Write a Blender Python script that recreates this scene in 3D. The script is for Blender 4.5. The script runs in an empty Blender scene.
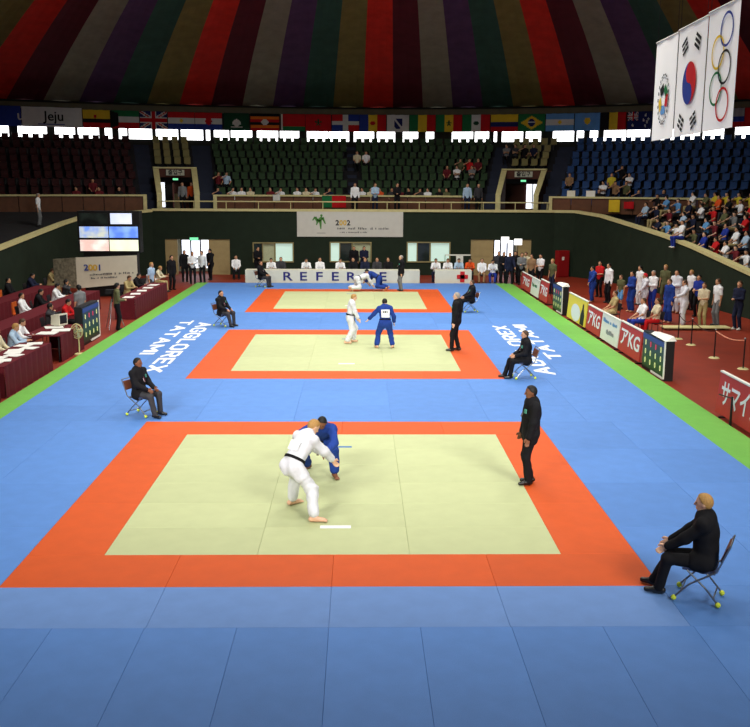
import bpy, bmesh, math, random
import numpy as np
from mathutils import Vector, Matrix
random.seed(7)
PI = math.pi
scn = bpy.context.scene
COL = scn.collection

# ------------------------------------------------------------------ camera
FPX, PITCH, YAW, ROLL = 935.5, .1895, .018, -.0047
CAM = Vector((.3225*1.1, -10.6112*1.1, 4.7836*1.1))
def cam_axes():
    def world(a, b, d):                       # image right, image up, depth
        c, s = math.cos(ROLL), math.sin(ROLL)
        x1, up = a*c + b*s, -a*s + b*c
        c, s = math.cos(PITCH), math.sin(PITCH)
        y1, dz = c*d + s*up, -s*d + c*up
        c, s = math.cos(YAW), math.sin(YAW)
        return Vector((c*x1 + s*y1, -s*x1 + c*y1, dz))
    return world
W = cam_axes()
cd = bpy.data.cameras.new('camera')
cam = bpy.data.objects.new('camera', cd); COL.objects.link(cam)
cd.sensor_fit = 'HORIZONTAL'; cd.sensor_width = 36.0; cd.lens = 36.0*FPX/750.0
cd.clip_start = .1; cd.clip_end = 300
rx, ry, rz = W(1, 0, 0), W(0, 1, 0), -W(0, 0, 1)
cam.matrix_world = Matrix(((rx.x, ry.x, rz.x, CAM.x), (rx.y, ry.y, rz.y, CAM.y), (rx.z, ry.z, rz.z, CAM.z), (0, 0, 0, 1)))
scn.camera = cam
def ray(u, v): return W((u-375)/FPX, (363.5-v)/FPX, 1.0)
def G(u, v, z=0.0):
    r = ray(u, v); return CAM + r*((z-CAM.z)/r.z)
def atY(u, v, Y):
    r = ray(u, v); return CAM + r*((Y-CAM.y)/r.y)
def atX(u, v, X):
    r = ray(u, v); return CAM + r*((X-CAM.x)/r.x)

# ------------------------------------------------------------------ world, lamps, exposure
scn.view_settings.view_transform = 'Standard'
scn.view_settings.look = 'None'
scn.view_settings.gamma = 1.0
scn.view_settings.use_curve_mapping = False
scn.view_settings.exposure = 0.0
wd = bpy.data.worlds.new('sky'); scn.world = wd; wd.use_nodes = True
wd.node_tree.nodes['Background'].inputs[0].default_value = (.85, .92, 1, 1)
wd.node_tree.nodes['Background'].inputs[1].default_value = 1.0
LAMP_W = 400
for ly, k in ((3, .62), (12, .9), (21, 1.1), (29, 1.25), (35, 1.2)):
    for lx in (-6.5, 1.0, 8.5):
        ld = bpy.data.lights.new('arena_lamp', 'AREA'); ld.shape = 'SQUARE'; ld.size = 2.2
        ld.energy = LAMP_W*k; ld.spread = math.radians(158 if ly > 34 else 128); ld.color = (1, .97, .9)
        lo = bpy.data.objects.new('arena_lamp', ld); COL.objects.link(lo)
        lo.location = (lx, ly, 16.0)

for lx in (-10, 10):                          # fill lamps added out of view, tilted to brighten surfaces facing the camera
    ld = bpy.data.lights.new('added_fill_lamp', 'AREA'); ld.shape = 'SQUARE'; ld.size = 7.0; ld.energy = 860; ld.spread = math.radians(50); ld.color = (1, .97, .9)
    lo = bpy.data.objects.new('added_fill_lamp', ld); COL.objects.link(lo); lo.location = (lx, -12, 13.5)
    lo.rotation_euler = (Vector((0, 15, 0)) - Vector(lo.location)).to_track_quat('-Z', 'Y').to_euler()

# ------------------------------------------------------------------ materials
MATS = {}
def mat(name, col, rough=.7, var=0.0, scale=6.0, bump=0.0, spec=.35, metal=0.0, emit=None, rnd=0.0, bscale=None):
    """procedural material; col is sRGB 0..255"""
    if name in MATS: return MATS[name]
    m = bpy.data.materials.new(name); m.use_nodes = True
    nt = m.node_tree; b = nt.nodes['Principled BSDF']
    lin = [((c/255)/12.92 if c/255 <= .04045 else ((c/255+.055)/1.055)**2.4) for c in col]
    b.inputs['Base Color'].default_value = (*lin, 1)
    b.inputs['Roughness'].default_value = rough
    b.inputs['Specular IOR Level'].default_value = spec
    b.inputs['Metallic'].default_value = metal
    if emit:
        b.inputs['Emission Color'].default_value = (*lin, 1); b.inputs['Emission Strength'].default_value = emit
    if var or bump or rnd:
        tc = nt.nodes.new('ShaderNodeTexCoord')
        nz = nt.nodes.new('ShaderNodeTexNoise'); nz.inputs['Scale'].default_value = scale
        nz.inputs['Detail'].default_value = 4
        nt.links.new(tc.outputs['Object'], nz.inputs['Vector'])
        src = None
        if var:
            hs = nt.nodes.new('ShaderNodeHueSaturation'); hs.inputs['Color'].default_value = (*lin, 1)
            mr = nt.nodes.new('ShaderNodeMapRange')
            mr.inputs['From Min'].default_value = .3; mr.inputs['From Max'].default_value = .7
            mr.inputs['To Min'].default_value = 1-var; mr.inputs['To Max'].default_value = 1+var
            nt.links.new(nz.outputs['Fac'], mr.inputs['Value']); nt.links.new(mr.outputs[0], hs.inputs['Value'])
            nt.links.new(hs.outputs[0], b.inputs['Base Color']); src = hs
        if rnd:
            oi = nt.nodes.new('ShaderNodeObjectInfo')
            h2 = nt.nodes.new('ShaderNodeHueSaturation'); m2 = nt.nodes.new('ShaderNodeMapRange')
            m2.inputs['To Min'].default_value = 1-rnd; m2.inputs['To Max'].default_value = 1+rnd
            nt.links.new(oi.outputs['Random'], m2.inputs['Value']); nt.links.new(m2.outputs[0], h2.inputs['Value'])
            if src: nt.links.new(src.outputs[0], h2.inputs['Color'])
            else: h2.inputs['Color'].default_value = (*lin, 1)
            nt.links.new(h2.outputs[0], b.inputs['Base Color'])
        if bump:
            nb = nz
            if bscale:
                nb = nt.nodes.new('ShaderNodeTexNoise'); nb.inputs['Scale'].default_value = bscale
                nt.links.new(tc.outputs['Object'], nb.inputs['Vector'])
            bp = nt.nodes.new('ShaderNodeBump'); bp.inputs['Strength'].default_value = bump; bp.inputs['Distance'].default_value = .02
            nt.links.new(nb.outputs['Fac'], bp.inputs['Height']); nt.links.new(bp.outputs[0], b.inputs['Normal'])
    MATS[name] = m
    return m

# ------------------------------------------------------------------ mesh helpers
class MB:
    def __init__(s): s.v = []; s.f = []; s.mi = []; s.cur = 0
    def quad(s, *p):
        n = len(s.v); s.v += [tuple(q) for q in p]; s.f.append(tuple(range(n, n+len(p)))); s.mi.append(s.cur); return s
    def box(s, x0, x1, y0, y1, z0, z1):
        return s.hexa([(x0,y0,z0),(x1,y0,z0),(x1,y1,z0),(x0,y1,z0),(x0,y0,z1),(x1,y0,z1),(x1,y1,z1),(x0,y1,z1)])
    def hexa(s, p):
        n = len(s.v); s.v += [tuple(q) for q in p]
        for f in ((3,2,1,0),(4,5,6,7),(0,1,5,4),(1,2,6,5),(2,3,7,6),(3,0,4,7)):
            s.f.append(tuple(n+i for i in f)); s.mi.append(s.cur)
        return s
    def bar(s, a, b, r, n=8, r2=None, caps=True):
        a, b = Vector(a), Vector(b); d = (b-a).normalized(); r2 = r if r2 is None else r2
        e = d.orthogonal().normalized(); g = d.cross(e); k = len(s.v)
        for p, q in ((a, r), (b, r2)):
            for i in range(n):
                t = 2*PI*i/n; s.v.append(tuple(p + e*(q*math.cos(t)) + g*(q*math.sin(t))))
        for i in range(n):
            j = (i+1) % n; s.f.append((k+i, k+j, k+n+j, k+n+i)); s.mi.append(s.cur)
        if caps:
            s.f.append(tuple(k+i for i in reversed(range(n)))); s.mi.append(s.cur)
            s.f.append(tuple(k+n+i for i in range(n))); s.mi.append(s.cur)
        return s
    def tube(s, pts, r, n=6):
        for a, b in zip(pts, pts[1:]): s.bar(a, b, r, n)
        return s
    def ball(s, c, r, n=10, m=6, sc=(1,1,1)):
        c = Vector(c); k = len(s.v)
        for j in range(m+1):
            t = PI*j/m
            for i in range(n):
                p = 2*PI*i/n
                s.v.append((c.x+sc[0]*r*math.sin(t)*math.cos(p), c.y+sc[1]*r*math.sin(t)*math.sin(p), c.z+sc[2]*r*math.cos(t)))
        for j in range(m):
            for i in range(n):
                a = k+j*n+i; b = k+j*n+(i+1) % n
                s.f.append((a, a+n, b+n, b)); s.mi.append(s.cur)
        return s
    def extrude(s, poly, y0, y1):
        """poly of (x,z) points, extruded along y"""
        n = len(poly); k = len(s.v)
        s.v += [(x, y0, z) for x, z in poly] + [(x, y1, z) for x, z in poly]
        s.f.append(tuple(k+i for i in range(n))); s.f.append(tuple(k+n+i for i in reversed(range(n)))); s.mi += [s.cur]*2
        for i in range(n):
            j = (i+1) % n; s.f.append((k+j, k+i, k+n+i, k+n+j)); s.mi.append(s.cur)
        return s
    def mesh(s, name, mats, smooth=False, fix=True):
        me = bpy.data.meshes.new(name); me.from_pydata(s.v, [], s.f)
        for m in (mats if isinstance(mats, (list, tuple)) else [mats]): me.materials.append(m)
        me.polygons.foreach_set('material_index', s.mi)
        if fix:
            bm = bmesh.new(); bm.from_mesh(me); bmesh.ops.recalc_face_normals(bm, faces=bm.faces); bm.to_mesh(me); bm.free()
        if smooth: me.polygons.foreach_set('use_smooth', [True]*len(me.polygons))
        me.update(); return me
    def obj(s, name, mats, parent=None, smooth=False, fix=True):
        return link(name, s.mesh(name, mats, smooth, fix), parent)
def link(name, me, parent=None, loc=None, rz=None):
    o = bpy.data.objects.new(name, me); COL.objects.link(o)
    if parent: o.parent = parent
    if loc is not None: o.location = loc
    if rz is not None: o.rotation_euler = (0, 0, rz)
    return o
def tag(o, label=None, cat=None, group=None, kind=None):
    if label: o['label'] = label
    if cat: o['category'] = cat
    if group: o['group'] = group
    if kind: o['kind'] = kind
    return o
def thing(name, label, cat, loc=(0,0,0), rz=0, group=None):
    return tag(link(name, None, None, loc, rz), label, cat, group)
def struct(o): o['kind'] = 'structure'; return o
def copy_tree(o, parent=None):
    c = o.copy(); COL.objects.link(c); c.parent = parent
    for ch in list(o.children): copy_tree(ch, c)
    return c
def text_mesh(name, body, size, m, bold=0.0, align='CENTER', sx=1.0, thick=.002):
    """lettering as a flat mesh in local xz plane facing -y (y thin)"""
    cu = bpy.data.curves.new(name, 'FONT'); cu.body = body; cu.size = size; cu.offset = bold
    cu.align_x = align; cu.align_y = 'CENTER'; cu.resolution_u = 3; cu.extrude = thick
    o = bpy.data.objects.new(name, cu); COL.objects.link(o)
    bpy.context.view_layer.update()
    me = bpy.data.meshes.new_from_object(o.evaluated_get(bpy.context.evaluated_depsgraph_get()))
    bpy.data.objects.remove(o); bpy.data.curves.remove(cu)
    me.name = name; me.materials.clear(); me.materials.append(m)
    me.transform(Matrix.Scale(sx, 4, (1, 0, 0)))
    return me

# ------------------------------------------------------------------ colours
M_blue = mat('blue_tatami', (84,130,198), .62, .05, 3, .15, .3, rnd=.05, bscale=90)
M_blue2 = mat('light_blue_tatami', (100,138,198), .6, .05, 3, .15, .3, rnd=.03, bscale=90)
M_orange = mat('orange_tatami', (202,82,26), .62, .05, 3, .15, .3, rnd=.05, bscale=90)
M_yellow = mat('pale_yellow_tatami', (182,190,144), .6, .035, 3, .15, .3, rnd=.035, bscale=90)
M_green = mat('green_tatami', (106,172,72), .6, .05, 3, .15, .3, rnd=.04, bscale=90)
M_redfloor = mat('red_brown_floor', (128,40,18), .55, .12, 1.2, .05, .35)
M_wall = mat('dark_green_wall', (32,44,32), .85, .12, 2.0, .1, .2)
M_cream = mat('cream_paint', (205,196,140), .6, .08, 5)
M_print = mat('white_print', (232,236,240), .6)
M_dark = mat('black_plastic', (22,22,24), .5)
M_white = mat('white_board', (232,232,222), .55, .03, 4)
M_black = mat('black_paint', (14,14,14), .6)

def print_marks(name, x0, x1, z, h, y, m, parent, seed=1, ry=0.0):
    """a line of print too small to read: a row of short strokes in the plane y"""
    rn = random.Random(seed); mb = MB(); x = x0
    while x < x1:
        w = h*rn.uniform(.25, .7)
        if rn.random() < .82: mb.box(x, min(x+w, x1), y-.003, y, z+ry*(x-x0)+h*rn.uniform(0, .15), z+ry*(x-x0)+h*rn.uniform(.55, 1))
        x += w + h*rn.uniform(.12, .3)
    o = mb.obj(name, m, parent); o['kind'] = 'stuff'; return o
# ------------------------------------------------------------------ floor and mats
U = 1.1
fl = MB().box(-38, 40, -20, 56, -.30, -.062).obj('floor', M_redfloor); struct(fl)
TH = .06
def tile_mesh(w, d, m, name):
    """one tatami: bevelled slab centred on origin, top at z=0"""
    g = .0012; b = .003
    x, y = w/2-g, d/2-g
    mb = MB()
    k = [(-x,-y,-TH),(x,-y,-TH),(x,y,-TH),(-x,y,-TH),(-x,-y,-b),(x,-y,-b),(x,y,-b),(-x,y,-b),(-x+b,-y+b,0),(x-b,-y+b,0),(x-b,y-b,0),(-x+b,y-b,0)]
    mb.v = k
    mb.f = [(3,2,1,0),(8,9,10,11)]
    for o in (0, 4):
        for i in range(4):
            j = (i+1) % 4; mb.f.append((o+i, o+j, o+4+j, o+4+i))
    mb.mi = [0]*len(mb.f)
    return mb.mesh(name, m, fix=False)
TM = {}
def tile(parent, x0, x1, y0, y1, m):
    w, d = round(x1-x0, 4), round(y1-y0, 4); key = (w, d, m.name)
    if key not in TM: TM[key] = tile_mesh(w, d, m, 'tatami_tile')
    o = link('tatami_tile', TM[key], parent, ((x0+x1)/2 - parent.location.x, (y0+y1)/2 - parent.location.y, 0))
    return o
MATY = [0, 12.29*U, 24.62*U]
mat_labels = ['orange-bordered pale yellow mat where a white fighter grips a crouching blue fighter',
              'orange-bordered pale yellow mat where two fighters stand apart facing each other',
              'orange-bordered pale yellow mat where two fighters grapple on the ground']
for y0, lb in zip(MATY, mat_labels):
    t = thing('competition_mat', lb, 'mat', (0, y0, 0), group='competition mats')
    for i in range(4):                                   # front and back border rows
        tile(t, (-4+2*i)*U, (-2+2*i)*U, y0, y0+U, M_orange); tile(t, (-4+2*i)*U, (-2+2*i)*U, y0+7*U, y0+8*U, M_orange)
    for j in range(3):
        for sx in (-4, 3): tile(t, sx*U, (sx+1)*U, y0+(1+2*j)*U, y0+(3+2*j)*U, M_orange)
    for j in range(6):
        for i in range(3): tile(t, (-3+2*i)*U, (-1+2*i)*U, y0+(1+j)*U, y0+(2+j)*U, M_yellow)
field = thing('safety_mat', 'wide blue mat field surrounding the three competition mats', 'mat')
XE = 7.05*U
def rows(y0, y1, n, x0, x1, m):
    for j in range(n):
        for i in range(m): tile(field, x0+(x1-x0)*i/m, x0+(x1-x0)*(i+1)/m, y0+(y1-y0)*j/n, y0+(y1-y0)*(j+1)/n, M_blue)
YF = 38.86
Y1 = -1.06*U
rows(-7*U, Y1, 3, -7.05*U, XE, 14)
rows(Y1, 0, 1, -XE, -4*U, 2); rows(Y1, 0, 1, 4*U, XE, 2)
for i in range(4): tile(field, (-4+2*i)*U, (-2+2*i)*U, Y1, 0, M_blue2)
for k, y0 in enumerate(MATY):
    rows(y0, y0+8*U, 4, -XE, -4*U, 2); rows(y0, y0+8*U, 4, 4*U, XE, 2)
    y1 = MATY[k+1] if k < 2 else YF
    rows(y0+8*U, y1, 3 if k < 2 else 2, -XE, XE, 7)
for sgn, lb in ((-1, 'green mat strip along the maroon scoring tables'), (1, 'green mat strip along the advertising boards')):
    g = thing('border_mat', lb, 'mat', (sgn*8.02, 0, 0))
    y = -7.15
    while y < YF-.1:
        y2 = min(y+2.2, YF); tile(g, *sorted((sgn*XE, 8.66 if sgn > 0 else -8.34)), y, y2, M_green); y = y2
# printed lettering on the mats, drawn with thick strokes
_O = [(.15,1),(.5,1),(.65,.8),(.65,.2),(.5,0),(.15,0),(0,.2),(0,.8),(.15,1)]
STROKES = {'A': [[(0,0),(.33,1),(.66,0)],[(.14,.33),(.52,.33)]], 'G': [[(.62,.8),(.48,1),(.15,1),(0,.8),(0,.2),(.15,0),(.48,0),(.62,.2),(.62,.46),(.36,.46)]], 'L': [[(0,1),(0,0),(.5,0)]], 'O': [_O],
           'R': [[(0,0),(0,1),(.45,1),(.58,.87),(.58,.63),(.45,.5),(0,.5)],[(.28,.5),(.6,0)]], 'E': [[(.52,1),(0,1),(0,0),(.52,0)],[(0,.5),(.44,.5)]], 'X': [[(0,0),(.6,1)],[(0,1),(.6,0)]],
           'T': [[(0,1),(.64,1)],[(.32,1),(.32,0)]], 'M': [[(0,0),(0,1),(.36,.35),(.72,1),(.72,0)]], 'I': [[(0,0),(0,1)]]}
for sgn in (-1, 1):
    for body, xc, ya, yb, hgt in (('AGGLOREX', 5.50, 14.35, 24.1, .54), ('TATAMI', 6.28, 17.2, 24.6, .47)):
        if sgn > 0: ya, yb, xc = (14.1, 23.4, 5.68) if body[0] == 'A' else (16.5, 23.7, 6.46)
        mb = MB(); x = 0.0; th = .105; zz = 0.0
        for ch in body:
            for line in STROKES[ch]:
                for (xa, za), (xb, zb) in zip(line, line[1:]):
                    d = Vector((xb-xa, zb-za)).normalized(); n = Vector((-d.y, d.x))*th; d = d*th*.8
                    mb.quad((x+xa-d.x-n.x, za-d.y-n.y, zz), (x+xb+d.x-n.x, zb+d.y-n.y, zz), (x+xb+d.x+n.x, zb+d.y+n.y, zz), (x+xa-d.x+n.x, za-d.y+n.y, zz)); zz = (zz+.0004) % .004
            x += max(q[0] for l in STROKES[ch] for q in l) + .32
        xs = [q[0] for q in mb.v]; sx = (yb-ya)/(max(xs)-min(xs)); xm = (max(xs)+min(xs))/2
        mb.v = [((q[0]-xm)*sx, (q[1]-.5)*hgt*.84, q[2]) for q in mb.v]
        me = mb.mesh('mat_lettering', M_print, fix=False)
        o = link('mat_lettering', me, field, (sgn*xc, (ya+yb)/2, .002)); o.rotation_euler = (0, 0, sgn*PI/2)
        o['label'] = 'white printed word ' + body
# start lines
for y0, c1 in ((MATY[0], 0), (MATY[1], 1), (MATY[2], 2)):
    p = [o for o in COL.objects if o.name.startswith('competition_mat') and abs(o.location.y-y0) < .01][0]
    o = MB().box(-.24, .24, 2.14, 2.26, .001, .004).obj('start_line', M_print, p)
    o['label'] = 'white start line'
    o = MB().box(-.22, .22, 6.68, 6.78, .001, .004).obj('start_line', mat('blue_line', (62,110,170), .6), p)
    o['label'] = 'blue start line'

# ------------------------------------------------------------------ arena shell
CX, CY = 1.2, 18.0
LO, LK = 20.0, .62                       # the left half of the bowl is flatter than the right half
def ang(deg): return deg if deg >= 0 else deg*LK
def P(r, deg, z=0):
    a = math.radians(ang(deg))
    if deg >= 0: return Vector((CX+r*math.sin(a), CY+r*math.cos(a), z))
    return Vector((CX+(r+LO)*math.sin(a), CY-LO+(r+LO)*math.cos(a), z))
def phi_u(u, r, v=150):
    """angle on the bowl curve of radius r that lies in the vertical plane of pixel column u"""
    d = ray(u, v); lo, hi = -60.0, 60.0
    for _ in range(50):
        m = (lo+hi)/2; p = P(r, m) - CAM
        if p.x*d.y - p.y*d.x > 0: hi = m
        else: lo = m
    return (lo+hi)/2
def arc_box(mb, r0, r1, a0, a1, z0, z1, n=8, zt0=None, zt1=None):
    for i in range(n):
        b0, b1 = a0+(a1-a0)*i/n, a0+(a1-a0)*(i+1)/n
        mb.hexa([P(r0,b0,z0),P(r0,b1,z0),P(r1,b1,z0),P(r1,b0,z0),P(r0,b0,z1),P(r0,b1,z1),P(r1,b1,z1),P(r1,b0,z1)])
    return mb
RB = 37.6
path = [P(RB, -a)[:2] for a in range(0, 62, 2)] + [(-38,30),(-38,-22),(39.2,-22),(38.8,10)] + [P(RB, a)[:2] for a in range(90, 0, -3)]
wl, bm_ = MB(), MB()
for a, b in zip(path, path[1:]+path[:1]):
    oa, ob = [Vector(q) + (Vector(q)-Vector((CX,CY))).normalized()*.3 for q in (a, b)]
    wl.hexa([(*a,-.3),(*b,-.3),(*ob,-.3),(*oa,-.3),(*a,10.5),(*b,10.5),(*ob,10.5),(*oa,10.5)])
    ia, ib = [Vector(q) - (Vector(q)-Vector((CX,CY))).normalized()*.45 for q in (a, b)]
    bm_.hexa([(*ia,9.98),(*ib,9.98),(*b,9.98),(*a,9.98),(*ia,10.34),(*ib,10.34),(*b,10.34),(*a,10.34)])
struct(wl.obj('wall_drum', mat('drum_wall', (40,40,36), .9, .1, 1))); struct(bm_.obj('trim_1', mat('ring_beam', (96,92,70), .8, .1, 2)))
def wall_r(a):
    d = Vector((math.sin(a), math.cos(a))); c = Vector((CX, CY)); best = 38
    for p, q in zip(path, path[1:]+path[:1]):
        p, q = Vector(p)-c, Vector(q)-c; e = q-p; den = d.x*e.y-d.y*e.x
        if abs(den) < 1e-9: continue
        t = (p.x*e.y-p.y*e.x)/den; k = (p.x*d.y-p.y*d.x)/den
        if t > 0 and -.001 <= k <= 1.001: best = t
    return best
# striped tent roof: 114 fabric gores in six colours
roof = struct(link('ceiling', None, None, (CX, CY, 0)))
cols = [('red',(212,42,26)),('maroon',(92,26,34)),('beige',(142,132,108)),('purple',(88,58,88)),('green',(54,84,68)),('olive',(128,112,58))]
NG = 114; da = 2*PI/NG
for i in range(NG):
    mb = MB(); pr = []
    for r in (38.0, 35, 32, 29, 26, 23, 20, 16, 12, 7, .6):
        z = 10.34 + 8.8*(1-(r/38)**2); row = []
        for t in (-1, -.5, 0, .5, 1):
            a = (i+.5+t/2-.26)*da; k = r*(1 + (wall_r(a)/37.6-1)*(r/38)**2) + .15*(r/38)
            row.append((k*math.sin(a), k*math.cos(a), z + .10*(1-t*t)*min(1, r/20)))
        pr.append(row)
    for a, b in zip(pr, pr[1:]):
        for j in range(4): mb.quad(a[j], a[j+1], b[j+1], b[j])
    cn, cc = cols[i % 6]
    mb.obj('roof_panel', mat('roof_fabric_'+cn, cc, .9, .12, 1.5, 0, .15), roof, True)

# far wall and the sloping side walls
RW = [(11.93,44,3.75),(12.95,43.3,3.76),(13.97,41.5,3.58),(14.88,38.5,3.18),(15.45,34.5,2.82),(15.75,31.5,2.5),(16.22,26,1.79),(16.6,20,1.25),(16.8,12,.95)]
LW = [(-11.74,44,3.70),(-12.44,43,3.64),(-13.6,41.5,3.56),(-14.51,40,3.47),(-15.04,38,3.19),(-15.25,34,2.8),(-15.43,30,2.42),(-15.6,24,1.8),(-15.8,14,1.1)]
def strip_wall(name, pts, trimname):
    w, c = MB(), MB(); n = len(pts)
    nrm = []
    for i in range(n):
        a = Vector(pts[max(i-1,0)][:2]); b = Vector(pts[min(i+1,n-1)][:2]); d = (b-a).normalized(); nn = Vector((d.y, -d.x))
        if nn.dot(Vector(pts[i][:2])-Vector((0,20))) < 0: nn = -nn
        nrm.append(nn)
    def pt(i, off, z): return (pts[i][0]+nrm[i].x*off, pts[i][1]+nrm[i].y*off, z)
    for i in range(n-1):
        j = i+1; zi, zj = pts[i][2], pts[j][2]
        w.hexa([pt(i,0,-.06),pt(j,0,-.06),pt(j,.25,-.06),pt(i,.25,-.06),pt(i,0,zi-.1),pt(j,0,zj-.1),pt(j,.25,zj-.1),pt(i,.25,zi-.1)])
        c.hexa([pt(i,-.05,zi-.1),pt(j,-.05,zj-.1),pt(j,.3,zj-.1),pt(i,.3,zi-.1),pt(i,-.05,zi+.05),pt(j,-.05,zj+.05),pt(j,.3,zj+.05),pt(i,.3,zi+.05)])
    struct(w.obj(name, M_wall)); struct(c.obj(trimname, M_cream))
strip_wall('wall_right', RW, 'trim_2')
strip_wall('wall_left', LW, 'trim_3')
# balcony deck behind the walls
dk = MB()
for pts in (LW,):
    for a, b in zip(pts, pts[1:]):
        def outp(p):
            an = math.degrees(math.atan2(p[0]-CX, p[1]-CY)); q = P(28.6, an, 4.0); return q
        qa, qb = outp(a), outp(b)
        dk.quad((a[0],a[1],a[2]-.75),(b[0],b[1],b[2]-.75),(qb.x,qb.y,3.7),(qa.x,qa.y,3.7))
dk.quad((-11.74,44,3.6),(11.93,44,3.6),tuple(P(28.6,22,3.6)),tuple(P(28.6,14,3.6)),tuple(P(28.6,7,3.6)),tuple(P(28.6,0,3.6)),tuple(P(28.6,-7,3.6)),tuple(P(28.6,-14,3.6)),tuple(P(28.6,-26,3.6)))
struct(dk.obj('floor_balcony', mat('concrete_dark', (38,38,40), .9, .1, 2)))

# far wall in pieces around openings: doors at both ends and three windows
WY = 44.0
ops = [(-11.05,-7.25,-.06,2.02),(-5.9,-3.48,.68,1.86),(-1.36,1.12,.70,1.90),(3.2,5.8,.70,1.92),(7.0,10.6,-.06,2.06)]
w = MB(); x = -11.74
for a, b, z0, z1 in ops:
    w.box(x, a, WY, WY+.25, -.06, 3.68)
    w.box(a, b, WY, WY+.25, z1, 3.68)
    if z0 > 0: w.box(a, b, WY, WY+.25, -.06, z0)
    x = b
w.box(x, 11.93, WY, WY+.25, -.06, 3.68)
struct(w.obj('wall_far', M_wall))
struct(MB().box(-11.74, 11.93, WY-.06, WY+.32, 3.66, 3.80).obj('trim_4', M_cream))
struct(MB().box(-12.5, 12.5, 46.2, 46.4, -.06, 3.6).obj('wall_corridor', mat('corridor_wall', (150,146,120), .8)))
M_pane = mat('lit_pane', (196,226,214), .3, emit=.55)
M_pane2 = mat('lit_pane_white', (240,246,255), .3, emit=1.6)
M_frame = mat('beige_frame', (146,136,92), .6)
M_darkpane = mat('dark_glass', (30,42,38), .15, spec=.5)
M_curtain = mat('pale_curtain', (188,196,160), .8, .08, 12)
for n, (a, b, z0, z1) in enumerate(ops[1:4]):
    wn = struct(link('window_%d' % (n+1), None, None, ((a+b)/2, WY, z0)))
    hw, hh = (b-a)/2, z1-z0
    fr = MB(); f = .07
    fr.box(-hw,-hw+f,-.04,.2,0,hh); fr.box(hw-f,hw,-.04,.2,0,hh); fr.box(-hw+f,hw-f,-.04,.2,0,f); fr.box(-hw+f,hw-f,-.04,.2,hh-f,hh)
    fr.box(-.04+.1,.04+.1,0,.15,f,hh-f); fr.box(-hw*.52-.03,-hw*.52+.03,0,.15,f,hh-f)
    fr.obj('window_frame', M_frame, wn)
    edges = [-hw+f, -hw*.52-.03, .06, hw-f]
    for k in range(3):
        mm = (M_darkpane, M_curtain, M_pane)[(k + (0,2,1)[n]) % 3] if n != 2 else (M_pane, M_darkpane, M_pane)[k]
        MB().box(edges[k]+(.06 if k else 0), edges[k+1], .08, .1, f, hh-f).obj('pane', mm, wn)
# doorways with beige folding leaves
M_leaf = mat('beige_door_leaf', (168,150,104), .6, .08, 3)
M_bright = mat('daylight_doorway_pane', (236,242,255), .4, emit=2.2)
def doorway(n, x0, x1, z1, leaf, open_a, open_b):
    d = struct(link('door_%d' % n, None, None, (x0, WY, 0)))
    for a, b in leaf: 
        mb = MB(); mb.box(a, b, .05, .12, -.06, z1); mb.box(a+.1, b-.1, .035, .05, .15, z1*.45); mb.box(a+.1, b-.1, .035, .05, z1*.52, z1-.12)
        mb.obj('door_leaf', M_leaf, d)
    MB().box(open_a, open_b, .9, .94, .25, z1-.1).obj('pane', M_bright, d)
    mb = MB(); k = (open_b-open_a)/3
    for i in range(4): mb.box(open_a+k*i-.04, open_a+k*i+.04, .84, .9, -.06, z1)
    mb.box(open_a, open_b, .84, .9, .75, .85)
    mb.obj('door_frame', M_dark, d)
doorway(1, -11.05, -7.25, 2.02, ((0,.72),(2.55,3.8)), .78, 2.5)
doorway(2, 7.0, 10.6, 2.06, ((.0,1.35),(2.75,3.6)), 1.5, 2.7)
# green emergency exit sign over the left doorway
t = thing('exit_sign', 'small green lit exit sign over the far left doorway', 'sign', (-9.32, WY-.08, 2.05))
MB().box(-.28,.28,-.04,.06,-.1,.1).obj('housing', M_dark, t); MB().box(-.25,.25,-.05,-.04,-.08,.08).obj('sign_face', mat('exit_green', (120,235,170), .4, emit=1.0), t)
# red cabinet by the right end of the far wall
t = thing('fire_cabinet', 'tall red cabinet against the dark far wall', 'cabinet', (12.3, 43.2, -.06), .35)
MB().box(-.36,.36,-.2,.2,0,1.55).obj('body', mat('cabinet_red', (150,22,26), .5), t)
MB().box(-.32,.32,-.225,-.2,.08,1.48).obj('door', mat('cabinet_red', (150,22,26), .5), t); MB().box(-.16,.0,-.235,-.225,1.0,1.2).obj('notice', M_white, t)
# big sponsor banner on the far wall
t = thing('wall_banner', 'wide white banner with a leaping green figure hung under the far balcony', 'banner', (-.15, WY-.03, 2.2))
MB().box(-3.12,3.12,-.02,.02,0,1.5).obj('banner_sheet', mat('banner_grey_white', (206,206,196), .7, .03, 3), t)
M_lgreen = mat('logo_green', (78,140,60), .6); M_lyel = mat('logo_yellow', (216,178,60), .6); M_txt = mat('grey_print', (104,106,104), .6); M_lblue = mat('logo_blue', (40,70,150), .6); M_lred = mat('logo_red', (196,50,40), .6)
mb = MB()
for a, b, r1, r2 in (((-2.05,-.03,1.15),(-1.9,-.03,.9),.07,.09),((-1.9,-.03,.9),(-1.62,-.03,1.12),.1,.1),((-1.62,-.03,1.12),(-1.45,-.03,.75),.08,.03),((-1.75,-.03,.98),(-1.72,-.03,.45),.09,.03),((-2.05,-.03,1.15),(-2.2,-.03,.95),.06,.03),((-1.9,-.03,.9),(-1.98,-.03,.68),.06,.03)):
    a, b = Vector(a), Vector(b); d = (b-a).normalized(); nn = Vector((d.z,0,-d.x))
    mb.quad(a+nn*r1, b+nn*r2, b-nn*r2, a-nn*r1)
mb.obj('figure_logo', M_lgreen, t, fix=False).location.y = .0
MB().ball((-1.68,-.035,1.24),.07,10,6,(1,.1,1)).obj('figure_head', M_lgreen, t)
MB().box(-1.95,-1.45,-.024,-.02,.2,.225).obj('logo_underline', M_txt, t)
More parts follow.
